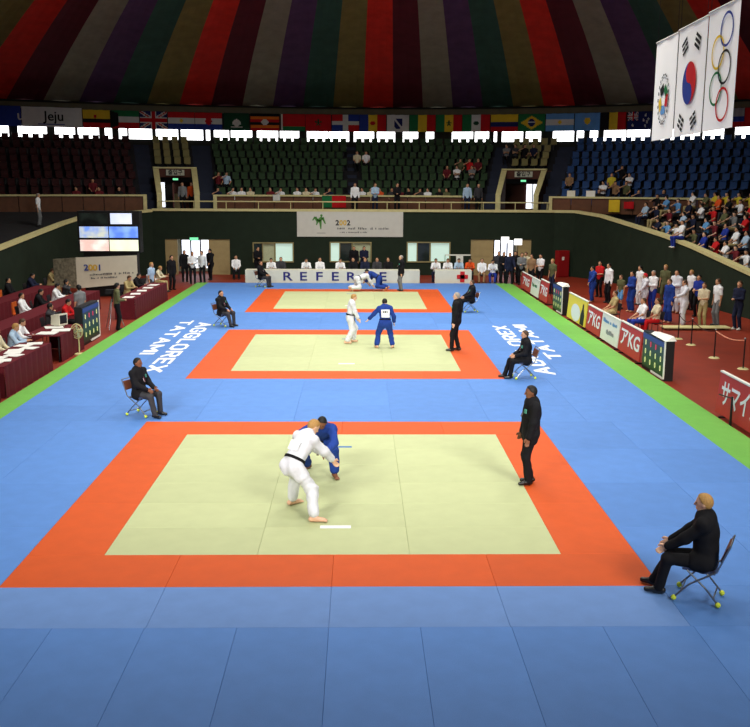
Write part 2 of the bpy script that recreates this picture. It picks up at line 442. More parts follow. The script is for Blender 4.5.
for i, (ch, mm) in enumerate(zip('2002', (M_black, M_lyel, M_lyel, M_black))):
    o = link('banner_digit', text_mesh('banner_digit', ch, .42, mm, .012), t, (-.75+.22*i, -.026, .8)); o.rotation_euler = (PI/2, 0, 0)
print_marks('banner_print', -.75, 2.3, .42, .14, -.022, M_txt, t, 3); print_marks('banner_print', -.6, 1.0, .22, .09, -.022, M_txt, t, 4)

# ------------------------------------------------------------------ grandstand
M_step = mat('stand_concrete', (36,36,40), .9, .1, 2); M_aisle = mat('aisle_blue_grey', (44,50,68), .9, .1, 2)
R0, TR, RI, Z0 = 29.0, .85, .47, 3.75
def stand(label_mat, a0, a1, i0=0, n=6, name='floor_stand'):
    mb = MB()
    for i in range(i0, 9): arc_box(mb, R0-.35+TR*i, R0-.35+TR*9 if i == 8 else R0-.35+TR*(i+1), a0, a1, 3.0 if i0 == 0 else Z0+RI*i0-.3, Z0+RI*i, n)
    arc_box(mb, R0-.35+TR*9, RB, a0, a1, 6.0, Z0+RI*8.5, n)
    return struct(mb.obj(name, label_mat))
stand(M_step, -18, 13.5, n=14)
stand(M_step, -60, -26.2, n=10); stand(M_step, 21.8, 60, n=10)
for a0, a1 in ((-20,-18),(-26.2,-24.6),(13.5,15.2),(20.2,21.8)): stand(M_aisle, a0, a1, n=1, name='floor_aisle')
stand(M_step, -24.6, -20, 4, 2); stand(M_step, 15.2, 20.2, 4, 2)
stairs = MB()
for i in range(9): arc_box(stairs, R0-.3+TR*i, R0-.35+TR*(i+1)-.02, -2.75, -1.75, Z0+RI*i, Z0+RI*i+.2, 1)
struct(stairs.obj('floor_aisle', M_aisle))
# seats: moulded shell on a bracket
def seat_mesh(name, m):
    mb = MB()
    prof = [(-.20,.40),(.02,.37),(.17,.40),(.215,.50),(.235,.66),(.245,.80)]     # y (towards back), z
    hw = .20; th = .035
    for (y0,z0),(y1,z1) in zip(prof, prof[1:]):
        d = Vector((0, y1-y0, z1-z0)).normalized(); nn = Vector((0, d.z, -d.y))*th
        for a, b, c in ((-hw, -hw*.55, 0), (-hw*.55, hw*.55, 1), (hw*.55, hw, 2)):
            l0 = .03 if c == 0 else 0; l1 = .03 if c == 2 else 0
            mb.hexa([(a,y0,z0+l0),(b,y0,z0+l1),(b,y1,z1+l1),(a,y1,z1+l0),(a,y0+nn.y,z0+nn.z+l0),(b,y0+nn.y,z0+nn.z+l1),(b,y1+nn.y,z1+nn.z+l1),(a,y1+nn.y,z1+nn.z+l0)])
    mb.cur = 1; mb.box(-.04,.04,-.02,.1,0,.36)
    return mb.mesh(name, [m, M_dark])
SEAT = {c: seat_mesh('stadium_seat', mat('seat_'+c, rgb, .55, 0, 6, 0, .15, rnd=.1)) for c, rgb in
        (('green',(46,70,42)),('blue',(38,72,124)),('red',(52,12,15)),('yellow',(140,132,84)))}
SEATLAB = {'green': 'green plastic seat in the central far stand', 'blue': 'blue plastic seat in the stand behind the hanging flags',
           'red': 'dark red plastic seat in the unlit stand under the Jeju banner', 'yellow': 'beige plastic seat above a stand entrance'}
seat_spots = []; up_seats = []
def seat_rows(col, a0, a1, i0=0, skip=None):
    for i in range(i0, 9):
        r = R0+TR*i; st = math.degrees(.61/r) if a0 >= 0 else math.degrees(.61/(r+LO)/LK) if a1 < 0 else math.degrees(.61/(r+4)); n = int((a1-a0)/st)
        off = ((a1-a0)-n*st)/2
        for k in range(n):
            a = a0+off+(k+.5)*st
            if skip and skip[0] < a < skip[1]: continue
            p = P(r, a, Z0+RI*i); seat_spots.append((col, i, a))
            if i >= {'green': 6, 'blue': 5, 'red': 2, 'yellow': 9}[col]:
                up_seats.append((col, p, -math.radians(ang(a)))); continue
            o = link('stadium_seat', SEAT[col], None, p, -math.radians(ang(a)))
            tag(o, SEATLAB[col], 'seat', col+' stadium seats')
seat_rows('green', -18, 13.5, 0, (-3.0, -1.5))
seat_rows('blue', 21.9, 42.5); seat_rows('red', -45, -26.3)
seat_rows('yellow', -24.6, -20, 5); seat_rows('yellow', 15.2, 20.2, 5)
# the upper rows, too many to keep apart, as one object
sv, sf, sm = [], [], []
smats = [SEAT[c].materials[0] for c in ('green','blue','red')] + [M_dark]
for col, p, rz_ in up_seats:
    me = SEAT[col]; k = len(sv); c, s_ = math.cos(rz_), math.sin(rz_)
    sv += [(p.x+v.co.x*c-v.co.y*s_, p.y+v.co.x*s_+v.co.y*c, p.z+v.co.z) for v in me.vertices]
    ci = ('green','blue','red').index(col)
    for f in me.polygons: sf.append([k+i for i in f.vertices]); sm.append(3 if f.material_index else ci)
us = bpy.data.meshes.new('stadium_seats'); us.from_pydata(sv, [], sf)
for m in smats: us.materials.append(m)
us.polygons.foreach_set('material_index', sm)
tag(link('stadium_seats', us), 'rows of green, blue and red plastic seats high up under the windows', 'seats', kind='stuff')
# wooden fronts with cream rails
M_wood = mat('brown_panel', (96,58,34), .6, .15, 3)
def front(a0, a1, label, z0=3.62, z1=4.5):
    t = thing('balcony_front', label, 'barrier', P(28.3, (a0+a1)/2, z0)); base = t.location
    n = max(2, int((a1-a0)/2.2)); st = (a1-a0)/n
    for i in range(n):
        mb = MB(); arc_box(mb, 28.3, 28.36, a0+st*i+.04, a0+st*(i+1)-.04, z0, z1, 2); mb.v = [tuple(Vector(q)-base) for q in mb.v]; mb.obj('panel', M_wood, t)
    mb = MB(); arc_box(mb, 28.22, 28.42, a0, a1, z1, z1+.10, 12); mb.v = [tuple(Vector(q)-base) for q in mb.v]; mb.obj('top_rail', M_cream, t)
    for a in (a0, a1):
        mb = MB(); arc_box(mb, 28.2, 28.44, a-.2, a+.2, z0, z1+.1, 1); mb.v = [tuple(Vector(q)-base) for q in mb.v]; mb.obj('post', M_cream, t)
front(-18.2, 13.3, 'brown panelled balcony front with cream rail below the green seats')
front(21.8, 46, 'brown panelled balcony front with cream rail below the blue seats')
front(-46, -26, 'dim balcony front with cream rail below the dark red seats')
# pipe railing along the parapet
t = thing('parapet_railing', 'long cream pipe railing on top of the far wall', 'railing', (0, WY+.13, 3.8))
MB().bar((-11.4,0,.42),(11.6,0,.42),.035).obj('pipe', M_cream, t)
for i in range(13): MB().bar((-11.2+i*1.89,0,0),(-11.2+i*1.89,0,.42),.022).obj('baluster', M_cream, t)
# stand entrances
for n, (a0, a1, lb) in enumerate(((-24.6,-20.0,'left'),(15.2,20.2,'right'))):
    d = struct(link('door_%d' % (n+3), None, None, (0,0,0)))
    zt = 6.15
    m1 = mat('entrance_brown', (84,46,34), .8, .1, 3)
    arc_box(MB(), 33.2, 33.3, a0, a1, 3.6, zt, 2).obj('back_wall', m1, d)
    arc_box(MB(), 31.0, 31.12, a0, a1, 5.62, zt, 2).obj('lintel_panel', m1, d)
    arc_box(MB(), 30.95, 31.2, a0, a1, zt, zt+.09, 2).obj('lintel_rail', M_cream, d)
    arc_box(MB(), 28.6, 33.2, a0, a1, 3.55, 3.6, 2).obj('landing', M_step, d)
    for s, a in ((0, a0), (1, a1)):
        mb = MB(); wdt = .42
        b0, b1 = (a, a+wdt) if s == 0 else (a-wdt, a)
        mb.hexa([P(28.4,b0,3.6),P(28.4,b1,3.6),P(31.2,b1,3.6),P(31.2,b0,3.6),P(28.4,b0,4.55),P(28.4,b1,4.55),P(31.2,b1,zt),P(31.2,b0,zt)]); mb.obj('side_wall', m1, d)
        mb = MB(); mb.hexa([P(28.35,b0-.1,4.55),P(28.35,b1+.1,4.55),P(31.2,b1+.1,zt),P(31.2,b0-.1,zt),P(28.35,b0-.1,4.67),P(28.35,b1+.1,4.67),P(31.2,b1+.1,zt+.1),P(31.2,b0-.1,zt+.1)]); mb.obj('side_cap', M_cream, d)
        mb = MB(); mb.hexa([P(28.3,b0-.08,3.6),P(28.3,b1+.08,3.6),P(28.55,b1+.08,3.6),P(28.55,b0-.08,3.6),P(28.3,b0-.08,4.67),P(28.3,b1+.08,4.67),P(28.55,b1+.08,4.67),P(28.55,b0-.08,4.67)]); mb.obj('newel', M_cream, d)
    am = (a0+a1)/2 + (-.9 if n == 0 else .6)
    arc_box(MB(), 33.1, 33.18, am-.75, am+.75, 3.75, 5.3, 1).obj('lit_doorway', M_pane2, d)
    arc_box(MB(), 33.05, 33.1, am-.1, am+.75 if n == 0 else am, 3.6, 5.35, 1).obj('door_leaf', M_dark, d)
    arc_box(MB(), 33.0, 33.1, am+.9, am+1.5, 3.6, 4.6, 1).obj('notice_board', M_leaf, d)
    am = (a0+a1)/2
    s = thing('section_sign', 'pale number sign above the %s stand entrance' % ('Jeju side' if n == 0 else 'flag side'), 'sign', P(30.9, am, 5.9), -math.radians(ang(am)))
    MB().box(-.55,.55,-.03,.03,-.17,.17).obj('sign_face', mat('sign_pale', (190,190,170), .6), s)
    o = link('sign_lettering', text_mesh('sign_lettering', '출입구', .32, M_black, .008), s, (0,-.04,0)); o.rotation_euler = (PI/2,0,0)
    s = thing('exit_lamp', 'small green exit lamp under the %s entrance sign' % ('Jeju side' if n == 0 else 'flag side'), 'sign', P(30.95, am, 5.5), -math.radians(ang(am)))
    MB().box(-.18,.18,-.05,.05,-.07,.07).obj('housing', M_dark, s); MB().box(-.16,.16,-.06,-.05,-.055,.055).obj('sign_face', mat('exit_green', (120,235,170), .4, emit=1.0), s)

# ------------------------------------------------------------------ high windows behind the last row
M_sky = mat('overexposed_daylight_pane', (255,255,255), .4, emit=4.0)
M_mull = mat('window_mullion', (40,40,38), .6)
wins = [(-14,9),(18,47),(55,75),(78,99),(105,112),(119,127),(129,152),(156,178),(181,203),(206,210),(214,229),(231,252),(257,278),(280,299),(307,328),(329,349),(354,374),(377,395),(403,418),(426,434),(452,473),(475,489),(494,497),(502,523),(526,541),(553,574),(577,584),(590,598),(604,626),(627,650),(656,677),(680,700),(703,724),(735,757)]
for n, (ua, ub) in enumerate(wins):
    a, b = phi_u(ua, RB-.1, 134), phi_u(ub, RB-.1, 134); m_ = (a+b)/2; hw = (P(RB-.1,b)-P(RB-.1,a)).length/2
    wn = struct(link('window_%d' % (n+4), None, None, P(RB-.12, m_, 8.16), -math.radians(ang(m_))))
    MB().box(-hw, hw,   .02, .05, 0, .68).obj('pane', M_sky, wn)
    fr = MB(); f = .05
    fr.box(-hw-f,-hw,-.02,.08,-.05,.73); fr.box(hw,hw+f,-.02,.08,-.05,.73); fr.box(-hw,hw,-.02,.08,.68,.73); fr.box(-hw,hw,-.02,.08,-.05,0)
    fr.obj('window_frame', M_mull, wn)

# ------------------------------------------------------------------ figures: signed-distance bodies meshed with surface nets
def nrmz(v): v = np.asarray(v, float); return v/max(1e-9, np.linalg.norm(v))
def cap(a, b, ra, rb=None, flat=None, fk=1.0): return ('c', np.asarray(a, float), np.asarray(b, float), ra, ra if rb is None else rb, flat, fk)
def ell(c, ax, rad, cut=None): return ('e', np.asarray(c, float), np.asarray(ax, float), np.asarray(rad, float), cut)
def prim_d(p, X):
    if p[0] == 'c':
        _, a, b, ra, rb, fl, fk = p
        Q = X - a; ba = b - a
        if fl is not None:
            n = nrmz(fl); Q = Q + (fk-1)*(Q@n)[..., None]*n; ba = ba + (fk-1)*(ba@n)*n
        t = np.clip((Q@ba)/max(1e-9, ba@ba), 0, 1)
        return np.linalg.norm(Q - t[..., None]*ba, axis=-1) - (ra + (rb-ra)*t)
    _, c, ax, rad, cut = p
    L = (X-c)@ax.T
    k0 = np.linalg.norm(L/rad, axis=-1); k1 = np.linalg.norm(L/(rad*rad), axis=-1)
    d = k0*(k0-1)/np.maximum(k1, 1e-6)
    if cut is not None:
        for n, o in cut: d = np.maximum(d, (L@np.asarray(n)) - o)
    return d
def prim_box(p):
    if p[0] == 'c':
        r = max(p[3], p[4]); return np.minimum(p[1], p[2])-r, np.maximum(p[1], p[2])+r
    r = p[3].max(); return p[1]-r, p[1]+r
def sdf_grid(prims, h, k, lo=None, dims=None):
    if lo is None:
        bx = [prim_box(p) for p in prims]; lo = np.min([b[0] for b in bx], 0)-3*h; hi = np.max([b[1] for b in bx], 0)+3*h
        dims = np.ceil((hi-lo)/h).astype(int)+1
    D = np.full(dims, .15, np.float32); mg = k+3*h
    for p in prims:
        a, b = prim_box(p)
        i0 = np.maximum(0, np.floor((a-mg-lo)/h)).astype(int); i1 = np.minimum(dims, np.ceil((b+mg-lo)/h).astype(int)+1)
        if np.any(i1 <= i0): continue
        ax = [lo[q]+h*np.arange(i0[q], i1[q]) for q in range(3)]
        X = np.stack(np.meshgrid(*ax, indexing='ij'), -1)
        d = prim_d(p, X); sl = tuple(slice(i0[q], i1[q]) for q in range(3))
        o = D[sl]; hh = np.maximum(k-np.abs(o-d), 0)/k
        D[sl] = np.minimum(o, d) - hh*hh*k*.25
    return D, lo, dims
CORN = np.array([(i, j, l) for i in (0, 1) for j in (0, 1) for l in (0, 1)])
EDG = [(a, b) for a in range(8) for b in range(a+1, 8) if np.abs(CORN[a]-CORN[b]).sum() == 1]
def nets(D, lo, h):
    S = D < 0; c = np.zeros(np.array(D.shape)-1, np.int8)
    for i, j, l in CORN: c += S[i:S.shape[0]-1+i, j:S.shape[1]-1+j, l:S.shape[2]-1+l]
    idx = np.argwhere((c > 0) & (c < 8))
    lut = np.full(c.shape, -1, np.int64); lut[tuple(idx.T)] = np.arange(len(idx))
    V = np.stack([D[tuple((idx+q).T)] for q in CORN], 1)
    acc = np.zeros((len(idx), 3)); cnt = np.zeros(len(idx))
    for a, b in EDG:
        va, vb = V[:, a], V[:, b]; m = (va < 0) != (vb < 0)
        t = np.where(m, va/np.where(va == vb, 1, va-vb), 0)
        acc += np.where(m[:, None], CORN[a]+t[:, None]*(CORN[b]-CORN[a]), 0); cnt += m
    verts = lo + h*(idx + acc/cnt[:, None])
    faces = []
    for ax in range(3):
        n = S.shape; s0 = [slice(None)]*3; s1 = [slice(None)]*3; s0[ax] = slice(0, -1); s1[ax] = slice(1, None)
        cr = np.argwhere(S[tuple(s0)] != S[tuple(s1)])
        b, c2 = (ax+1) % 3, (ax+2) % 3
        cr = cr[(cr[:, b] > 0) & (cr[:, c2] > 0) & (cr[:, b] < n[b]-1) & (cr[:, c2] < n[c2]-1)]
        eb = np.zeros(3, int); eb[b] = 1; ec = np.zeros(3, int); ec[c2] = 1
        q = np.stack([lut[tuple((cr-eb-ec).T)], lut[tuple((cr-ec).T)], lut[tuple(cr.T)], lut[tuple((cr-eb).T)]], 1)
        ins = S[tuple(cr.T)]
        q[~ins] = q[~ins][:, ::-1]; faces.append(q)
    return verts, np.concatenate(faces)
def np_mesh(name, v, f, mats, mi=None):
    me = bpy.data.meshes.new(name)
    me.vertices.add(len(v)); me.vertices.foreach_set('co', np.asarray(v, np.float32).ravel())
    me.loops.add(f.size); me.loops.foreach_set('vertex_index', f.ravel().astype(np.int32))
    me.polygons.add(len(f)); me.polygons.foreach_set('loop_start', np.arange(0, f.size, 4, dtype=np.int32))
    me.polygons.foreach_set('loop_total', np.full(len(f), 4, np.int32))
    for m in mats: me.materials.append(m)
    if mi is not None: me.polygons.foreach_set('material_index', mi.astype(np.int32))
    me.polygons.foreach_set('use_smooth', np.ones(len(f), bool)); me.update(calc_edges=True); me.validate()
    return me
# ---- skeleton: x forward, y left, z up
def rot(v, ax, deg):
    a = math.radians(deg); ax = nrmz(ax); v = np.asarray(v, float)
    return v*math.cos(a) + np.cross(ax, v)*math.sin(a) + ax*(ax@v)*(1-math.cos(a))
def ik(a, t, l1, l2, pole):
    a, t = np.asarray(a, float), np.asarray(t, float); d = t-a; L = np.linalg.norm(d)
    if L > (l1+l2)*.995: t = a + d/L*(l1+l2)*.995; d = t-a; L = np.linalg.norm(d)
    x = (l1*l1-l2*l2+L*L)/(2*L); y = math.sqrt(max(0, l1*l1-x*x)); u = d/L
    p = np.asarray(pole, float); p = p-(p@u)*u; p = nrmz(p)
    return a+u*x+p*y, t
def skeleton(pel=(0,0,.945), lean=2, roll=0, twist=0, hyaw=0, hpitch=0, hands=None, feet=None, fyaw=(8,-8), epole=None, kpole=None, toe=(0,0), k=1.0):
    J = {}; pel = np.array(pel, float)
    u = rot(rot((0,0,1), (0,1,0), lean), (1,0,0), roll); f = rot(rot((1,0,0), (0,1,0), lean), (0,0,1), twist); s = nrmz(np.cross(u, f)); f = np.cross(s, u)
    J['pel'], J['u'], J['f'], J['s'] = pel, u, f, s
    J['waist'] = pel+u*.14; J['chest'] = pel+u*.33; J['shc'] = pel+u*.465; J['neck'] = pel+u*.53
    hu = nrmz(u*.6+np.array((0,0,.4))); hf = rot(rot(f, s, hpitch - lean*.4), hu, hyaw); hs = nrmz(np.cross(hu, hf)); hf = nrmz(hf); hu = np.cross(hf, hs)
    J['head'] = J['neck']+hu*.145+hf*.02; J['hu'], J['hf'], J['hs'] = hu, hf, hs
    hands = hands or ((.05,.25,.80),(.05,-.25,.80)); feet = feet or ((0,.11,.08),(0,-.11,.08))
    for n, sg in ((0, 1), (1, -1)):
        sh = J['shc']+s*sg*.185; J['sh%d' % n] = sh
        ep = (epole[n] if epole else (-.6, sg*.5, -.3)); kp = (kpole[n] if kpole else (1, sg*.15, 0))
        J['el%d' % n], J['wr%d' % n] = ik(sh, hands[n], .285, .255, ep)
        hp = pel+s*sg*.095-u*.03; J['hp%d' % n] = hp
        J['kn%d' % n], J['an%d' % n] = ik(hp, feet[n], .43, .42, kp)
        a = math.radians(fyaw[n]); tz = math.radians(toe[n])
        fd = np.array((math.cos(a)*math.cos(tz), math.sin(a)*math.cos(tz), -math.sin(tz))); J['fd%d' % n] = fd
    return J
def hand_prims(J, n, fine):
    w, e = J['wr%d' % n], J['el%d' % n]; d = nrmz(w-e); sg = 1 if n == 0 else -1
    side = nrmz(np.cross(d, J['s'])); side = nrmz(J['f'] - (J['f']@d)*d) if abs(J['f']@d) < .8 else nrmz(J['u']-(J['u']@d)*d)
    pn = np.cross(side, d)*sg                                # palm normal
    out = [cap(w, w+d*.085, .030, .036, pn, 1.7)]
    if fine:
        for q, (o, L) in enumerate(((.030,.072),(.011,.080),(-.009,.075),(-.028,.060))):
            b = w+d*.085+side*o; m = b+d*L*.5+pn*.006; t = m+d*L*.38+pn*.026
            out += [cap(b, m, .0105, .010), cap(m, t, .010, .009)]
        b = w+d*.03+side*.034; m = b+d*.035+side*.028+pn*.012; out += [cap(b, m, .013, .012), cap(m, m+d*.035+pn*.012, .012, .010)]
    else:
        b = w+d*.085; out += [cap(b, b+d*.06+pn*.02, .034, .024, pn, 1.9), cap(w+d*.03+side*.03, w+d*.07+side*.055+pn*.01, .013, .011)]
    return out
def head_prims(J, fine):
    c, hu, hf, hs = J['head'], J['hu'], J['hf'], J['hs']; A = [hf, hs, hu]
    o = [ell(c+hu*.02, A, (.098,.077,.10)), ell(c+hf*.022-hu*.055, A, (.070,.058,.068)), cap(J['neck']-J['u']*.05, c-hu*.05-hf*.01, .058, .052)]
    o += [cap(c+hf*.098+hu*.012, c+hf*.112-hu*.018, .009, .014), ell(c+hf*.085-hu*.058, A, (.014,.026,.009))]
    for sg in (1, -1): o.append(ell(c+hs*.078*sg-hf*.005, A, (.020,.010,.032)))
    return o
def hair_prims(J, style):
    c, hu, hf, hs = J['head'], J['hu'], J['hf'], J['hs']; A = np.array([hf, hs, hu])
    if style == 'bald': return [ell(c+hu*.02, A, (.102,.083,.105), [((.55,0,.55),-.01),((0,0,-1),.05),((0,0,1),.055)])]
    cut = [((.80,0,-.60),.012),((0,0,-1),.075)]
    if style == 'long': return [ell(c+hu*.022, A, (.108,.09,.112), [((.80,0,-.60),.012)]), cap(c-hf*.06, c-hf*.08-hu*.16, .06, .045, hf, 1.4)]
    return [ell(c+hu*.022, A, (.108,.088,.110), cut)]
def outfit(J, kind, fine=False):
    """tag -> list of primitives"""
    u, f, s = J['u'], J['f'], J['s']; T = {}
    T['skin'] = head_prims(J, fine)
    for n in (0, 1): T['skin'] += hand_prims(J, n, fine) + [cap(J['el%d' % n], J['wr%d' % n], .040, .027)]
    gi = kind == 'gi'; tee = kind == 'tee'; shorts = kind == 'shorts'
    fl = lambda a, b, ra, rb, k=(1.22 if kind == 'suit' else 1.4): cap(a, b, ra, rb, f, k)
    e = .014 if gi else .016 if kind == 'suit' else 0
    top = [fl(J['waist'], J['chest'], .155+e, .172+e), fl(J['chest'], J['shc'], .172+e, .15+e), cap(J['sh0'], J['sh1'], .072+e, .072+e), fl(J['pel']-u*.02, J['waist'], .165+e, .155+e), cap(J['shc']-u*.02, J['neck']-u*.01, .085, .062)]
    for n in (0, 1):
        sh, el, wr = J['sh%d' % n], J['el%d' % n], J['wr%d' % n]
        ru, rm, rl = (.075,.07,.066) if gi else (.078,.068,.052) if kind == 'suit' else (.066,.055,.042)
        if tee or shorts: top += [cap(sh, sh+(el-sh)*.75, .068, .06)]; T['skin'] += [cap(sh, el, .047, .042)]
        else:
            top += [cap(sh, el, ru, rm), cap(el, el+(wr-el)*(.80 if gi else .97), rm, rl)]
    if kind in ('suit', 'gi'):
        for n in (0, 1):
            d = J['kn%d' % n]-J['hp%d' % n]
            top += [cap(J['hp%d' % n]+s*(.01 if n == 0 else -.01), J['hp%d' % n]+d*(.42 if gi else .22), .108+e, .100+e*1.4)]
    T['top'] = top
    bot = [fl(J['pel']-u*.04, J['pel']+u*.08, .158, .15)]
    for n in (0, 1):
        hp, kn, an = J['hp%d' % n], J['kn%d' % n], J['an%d' % n]
        if gi: bot += [cap(hp, kn, .105, .095), cap(kn, kn+(an-kn)*.84, .095, .088)]; T['skin'] += [cap(kn, an, .05, .036)]
        elif shorts: bot += [cap(hp, hp+(kn-hp)*.85, .098, .088)]; T['skin'] += [cap(hp+(kn-hp)*.6, kn, .065, .052), cap(kn, an, .052, .036)]
        else: bot += [cap(hp, kn, .095, .072), cap(kn, an, .072, .062)]
        fd = J['fd%d' % n]; heel = an-np.array((0,0,.035))-fd*.045; toe = an-np.array((0,0,.045))+fd*.15
        ft = [cap(heel, an+fd*.05-np.array((0,0,.03)), .042, .040), cap(an+fd*.03-np.array((0,0,.035)), toe, .042, .032)]
        if gi:
            T['skin'] += [cap(an, heel, .036, .034)] + ft
            if fine:
                sd = nrmz(np.cross((0,0,1), fd))
                for q in range(5): T['skin'].append(cap(toe+sd*(-.03+.015*q), toe+sd*(-.036+.018*q)+fd*.045-np.array((0,0,.012)), .014, .011))
        else: T['shoe%d' % n] = ft + [cap(an+np.array((0,0,.01)), an-np.array((0,0,.03)), .045, .045)]
    T['bottom'] = bot
    return T
def inner(J):
    u, f = J['u'], J['f']
    o = [cap(J['pel'], J['waist'], .13, .12, f, 1.5), cap(J['waist'], J['chest'], .12, .135, f, 1.5), cap(J['chest'], J['shc'], .135, .10, f, 1.5), cap(J['sh0'], J['sh1'], .045, .045), cap(J['shc'], J['neck'], .05, .05)]
    for n in (0, 1): o += [cap(J['sh%d' % n], J['el%d' % n], .042, .038), cap(J['el%d' % n], J['wr%d' % n], .036, .027), cap(J['hp%d' % n], J['kn%d' % n], .07, .05), cap(J['kn%d' % n], J['an%d' % n], .048, .034)]
    return o
SKIN = [mat('skin_tan', (196,146,112), .6, .05, 20), mat('skin_fair', (222,176,146), .6, .05, 20), mat('skin_brown', (122,78,54), .6, .05, 20)]
HAIR = {'black': mat('hair_black', (14,13,13), .6, .2, 60, .4), 'brown': mat('hair_brown', (74,52,34), .6, .2, 60, .4), 'fair': mat('hair_fair', (168,128,72), .6, .2, 60, .4), 'grey': mat('hair_grey', (150,144,136), .6, .2, 60, .4)}
CLOTH = {}
def cloth(name, rgb=(128,128,128), bump=.5): 
    if name not in CLOTH: CLOTH[name] = mat('cloth_'+name, rgb, .85, .07, 9, bump, .2)
    return CLOTH[name]
for n_, c_ in dict(black=(20,20,24), navy=(28,34,58), white=(238,240,242), judoblue=(30,62,158), grey=(120,122,124), darkgrey=(58,58,62), red=(196,30,34), khaki=(176,160,112), yellow=(214,196,60), orange=(226,88,36), skyblue=(96,152,206), lightblue=(170,196,220), olive=(96,98,66), cream=(214,204,172), maroon=(104,30,38), tan=(150,118,86), royal=(36,56,150)).items(): cloth(n_, c_)
def belt(J, kk=.19, w=.022):
    c = J['pel']+J['u']*.09; mb = MB(); pts = []
    for i in range(25):
        a = 2*PI*i/24; pts.append(c + J['s']*math.cos(a)*kk + J['f']*math.sin(a)*kk*.74)
    for a, b in zip(pts, pts[1:]):
        u = J['u']*w; oa = nrmz(a-c)*.008; ob = nrmz(b-c)*.008
        mb.hexa([a-u-oa, b-u-ob, b-u+ob, a-u+oa, a+u-oa, b+u-ob, b+u+ob, a+u+oa])
    k = c+J['f']*(kk*.74+.012)
    mb.ball(k, .03)
    for sg in (1, -1):
        e = k+J['s']*sg*.07-np.array((0,0,.26)); t = J['s']*.02; n = J['f']*.006
        mb.hexa([k-t-n, k+t-n, k+t+n, k-t+n, e-t-n, e+t-n, e+t+n, e-t+n])
    return mb
def person(label, loc, heading, J, kind, top, bottom, hair='black', style='short', skin=0, h=.016, scale=1.0, group=None, shoe='black', fine=False, extra=None, floor=None):
    """near figure: one continuous skin mesh with garments and hair as parts"""
    root = thing('person', label, 'person', loc, heading, group); root.scale = (scale,)*3
    T = outfit(J, kind, fine)
    fk_ = .0058 if kind == 'gi' else .0032
    def part(name, prims, hh, m, k=.03, fold=0.0):
        D, lo, dm = sdf_grid(prims, hh, k)
        if fold:                                              # cloth folds
            x, y, z = [(lo[q]+hh*np.arange(dm[q])).reshape([-1 if q == w_ else 1 for w_ in range(3)]) for q, w_ in ((0,0),(1,1),(2,2))]
            D = D + fold*(np.sin(24*z+9*x+5*np.sin(7*y+4*z)) + .7*np.sin(31*y-14*z+4*np.sin(9*x)))*(D < .05)
        v, f = nets(D, lo, hh); return link(name, np_mesh(name, v, f, [m]), root)
    part('body', T['skin']+inner(J), h*.72, SKIN[skin], .018)
    part('hair', hair_prims(J, style), h*.72, HAIR[hair], .01)
    names = {'suit': ('jacket','trousers'), 'gi': ('judo_jacket','judo_trousers'), 'tee': ('shirt','trousers'), 'shorts': ('shirt','shorts'), 'shirt': ('shirt','trousers')}[kind]
    part(names[0], T['top'], h, cloth(top), .045, fk_); part(names[1], T['bottom'], h, cloth(bottom), .04, fk_)
    for n in (0, 1):
        if 'shoe%d' % n in T: part('shoe', T['shoe%d' % n], h*.8, mat('shoe_leather', (18,16,16), .35, spec=.5) if shoe == 'black' else M_white, .02)
    c, hu, hf, hs = J['head'], J['hu'], J['hf'], J['hs']
    for sg in (1, -1): MB().ball(c+hf*.086+hs*.032*sg+hu*.012, .011, 8, 5).obj('eye', mat('eye_dark', (30,22,20), .3), root, True)
    if kind == 'suit':                                        # shirt front and tie in the collar opening
        u, f, s = J['u'], J['f'], J['s']
        q = lambda a, b, dep: J['shc']+u*a+s*b+f*dep
        mb = MB(); mb.quad(q(.06,.06,.098), q(.06,-.06,.098), q(-.22,-.012,.185), q(-.22,.012,.185)); mb.quad(q(.06,.06,.07), q(-.22,.012,.13), q(-.22,-.012,.13), q(.06,-.06,.07))
        mb.obj('shirt_front', cloth('white'), root)
        mb = MB(); mb.quad(q(.04,.012,.11), q(.04,-.012,.11), q(-.21,-.018,.192), q(-.21,.018,.192)); mb.obj('tie', mat('tie_striped', (96,34,52), .6, .3, 30), root)
        mb = MB(); mb.hexa([q(-.13,.075,.145), q(-.13,.135,.13), q(-.06,.135,.12), q(-.06,.075,.135), q(-.13,.075,.165), q(-.13,.135,.15), q(-.06,.135,.14), q(-.06,.075,.155)]); mb.obj('badge', mat('badge_green', (70,140,120), .5, .4, 60), root)
    if kind == 'gi': belt(J).obj('belt', cloth('black'), root)
    zs = []
    for ch in root.children:
        co = np.empty(len(ch.data.vertices)*3, np.float32); ch.data.vertices.foreach_get('co', co); zs.append(co[2::3].min())
    root.location.z = ZF - min(zs)*scale
    return root
FAR = {}
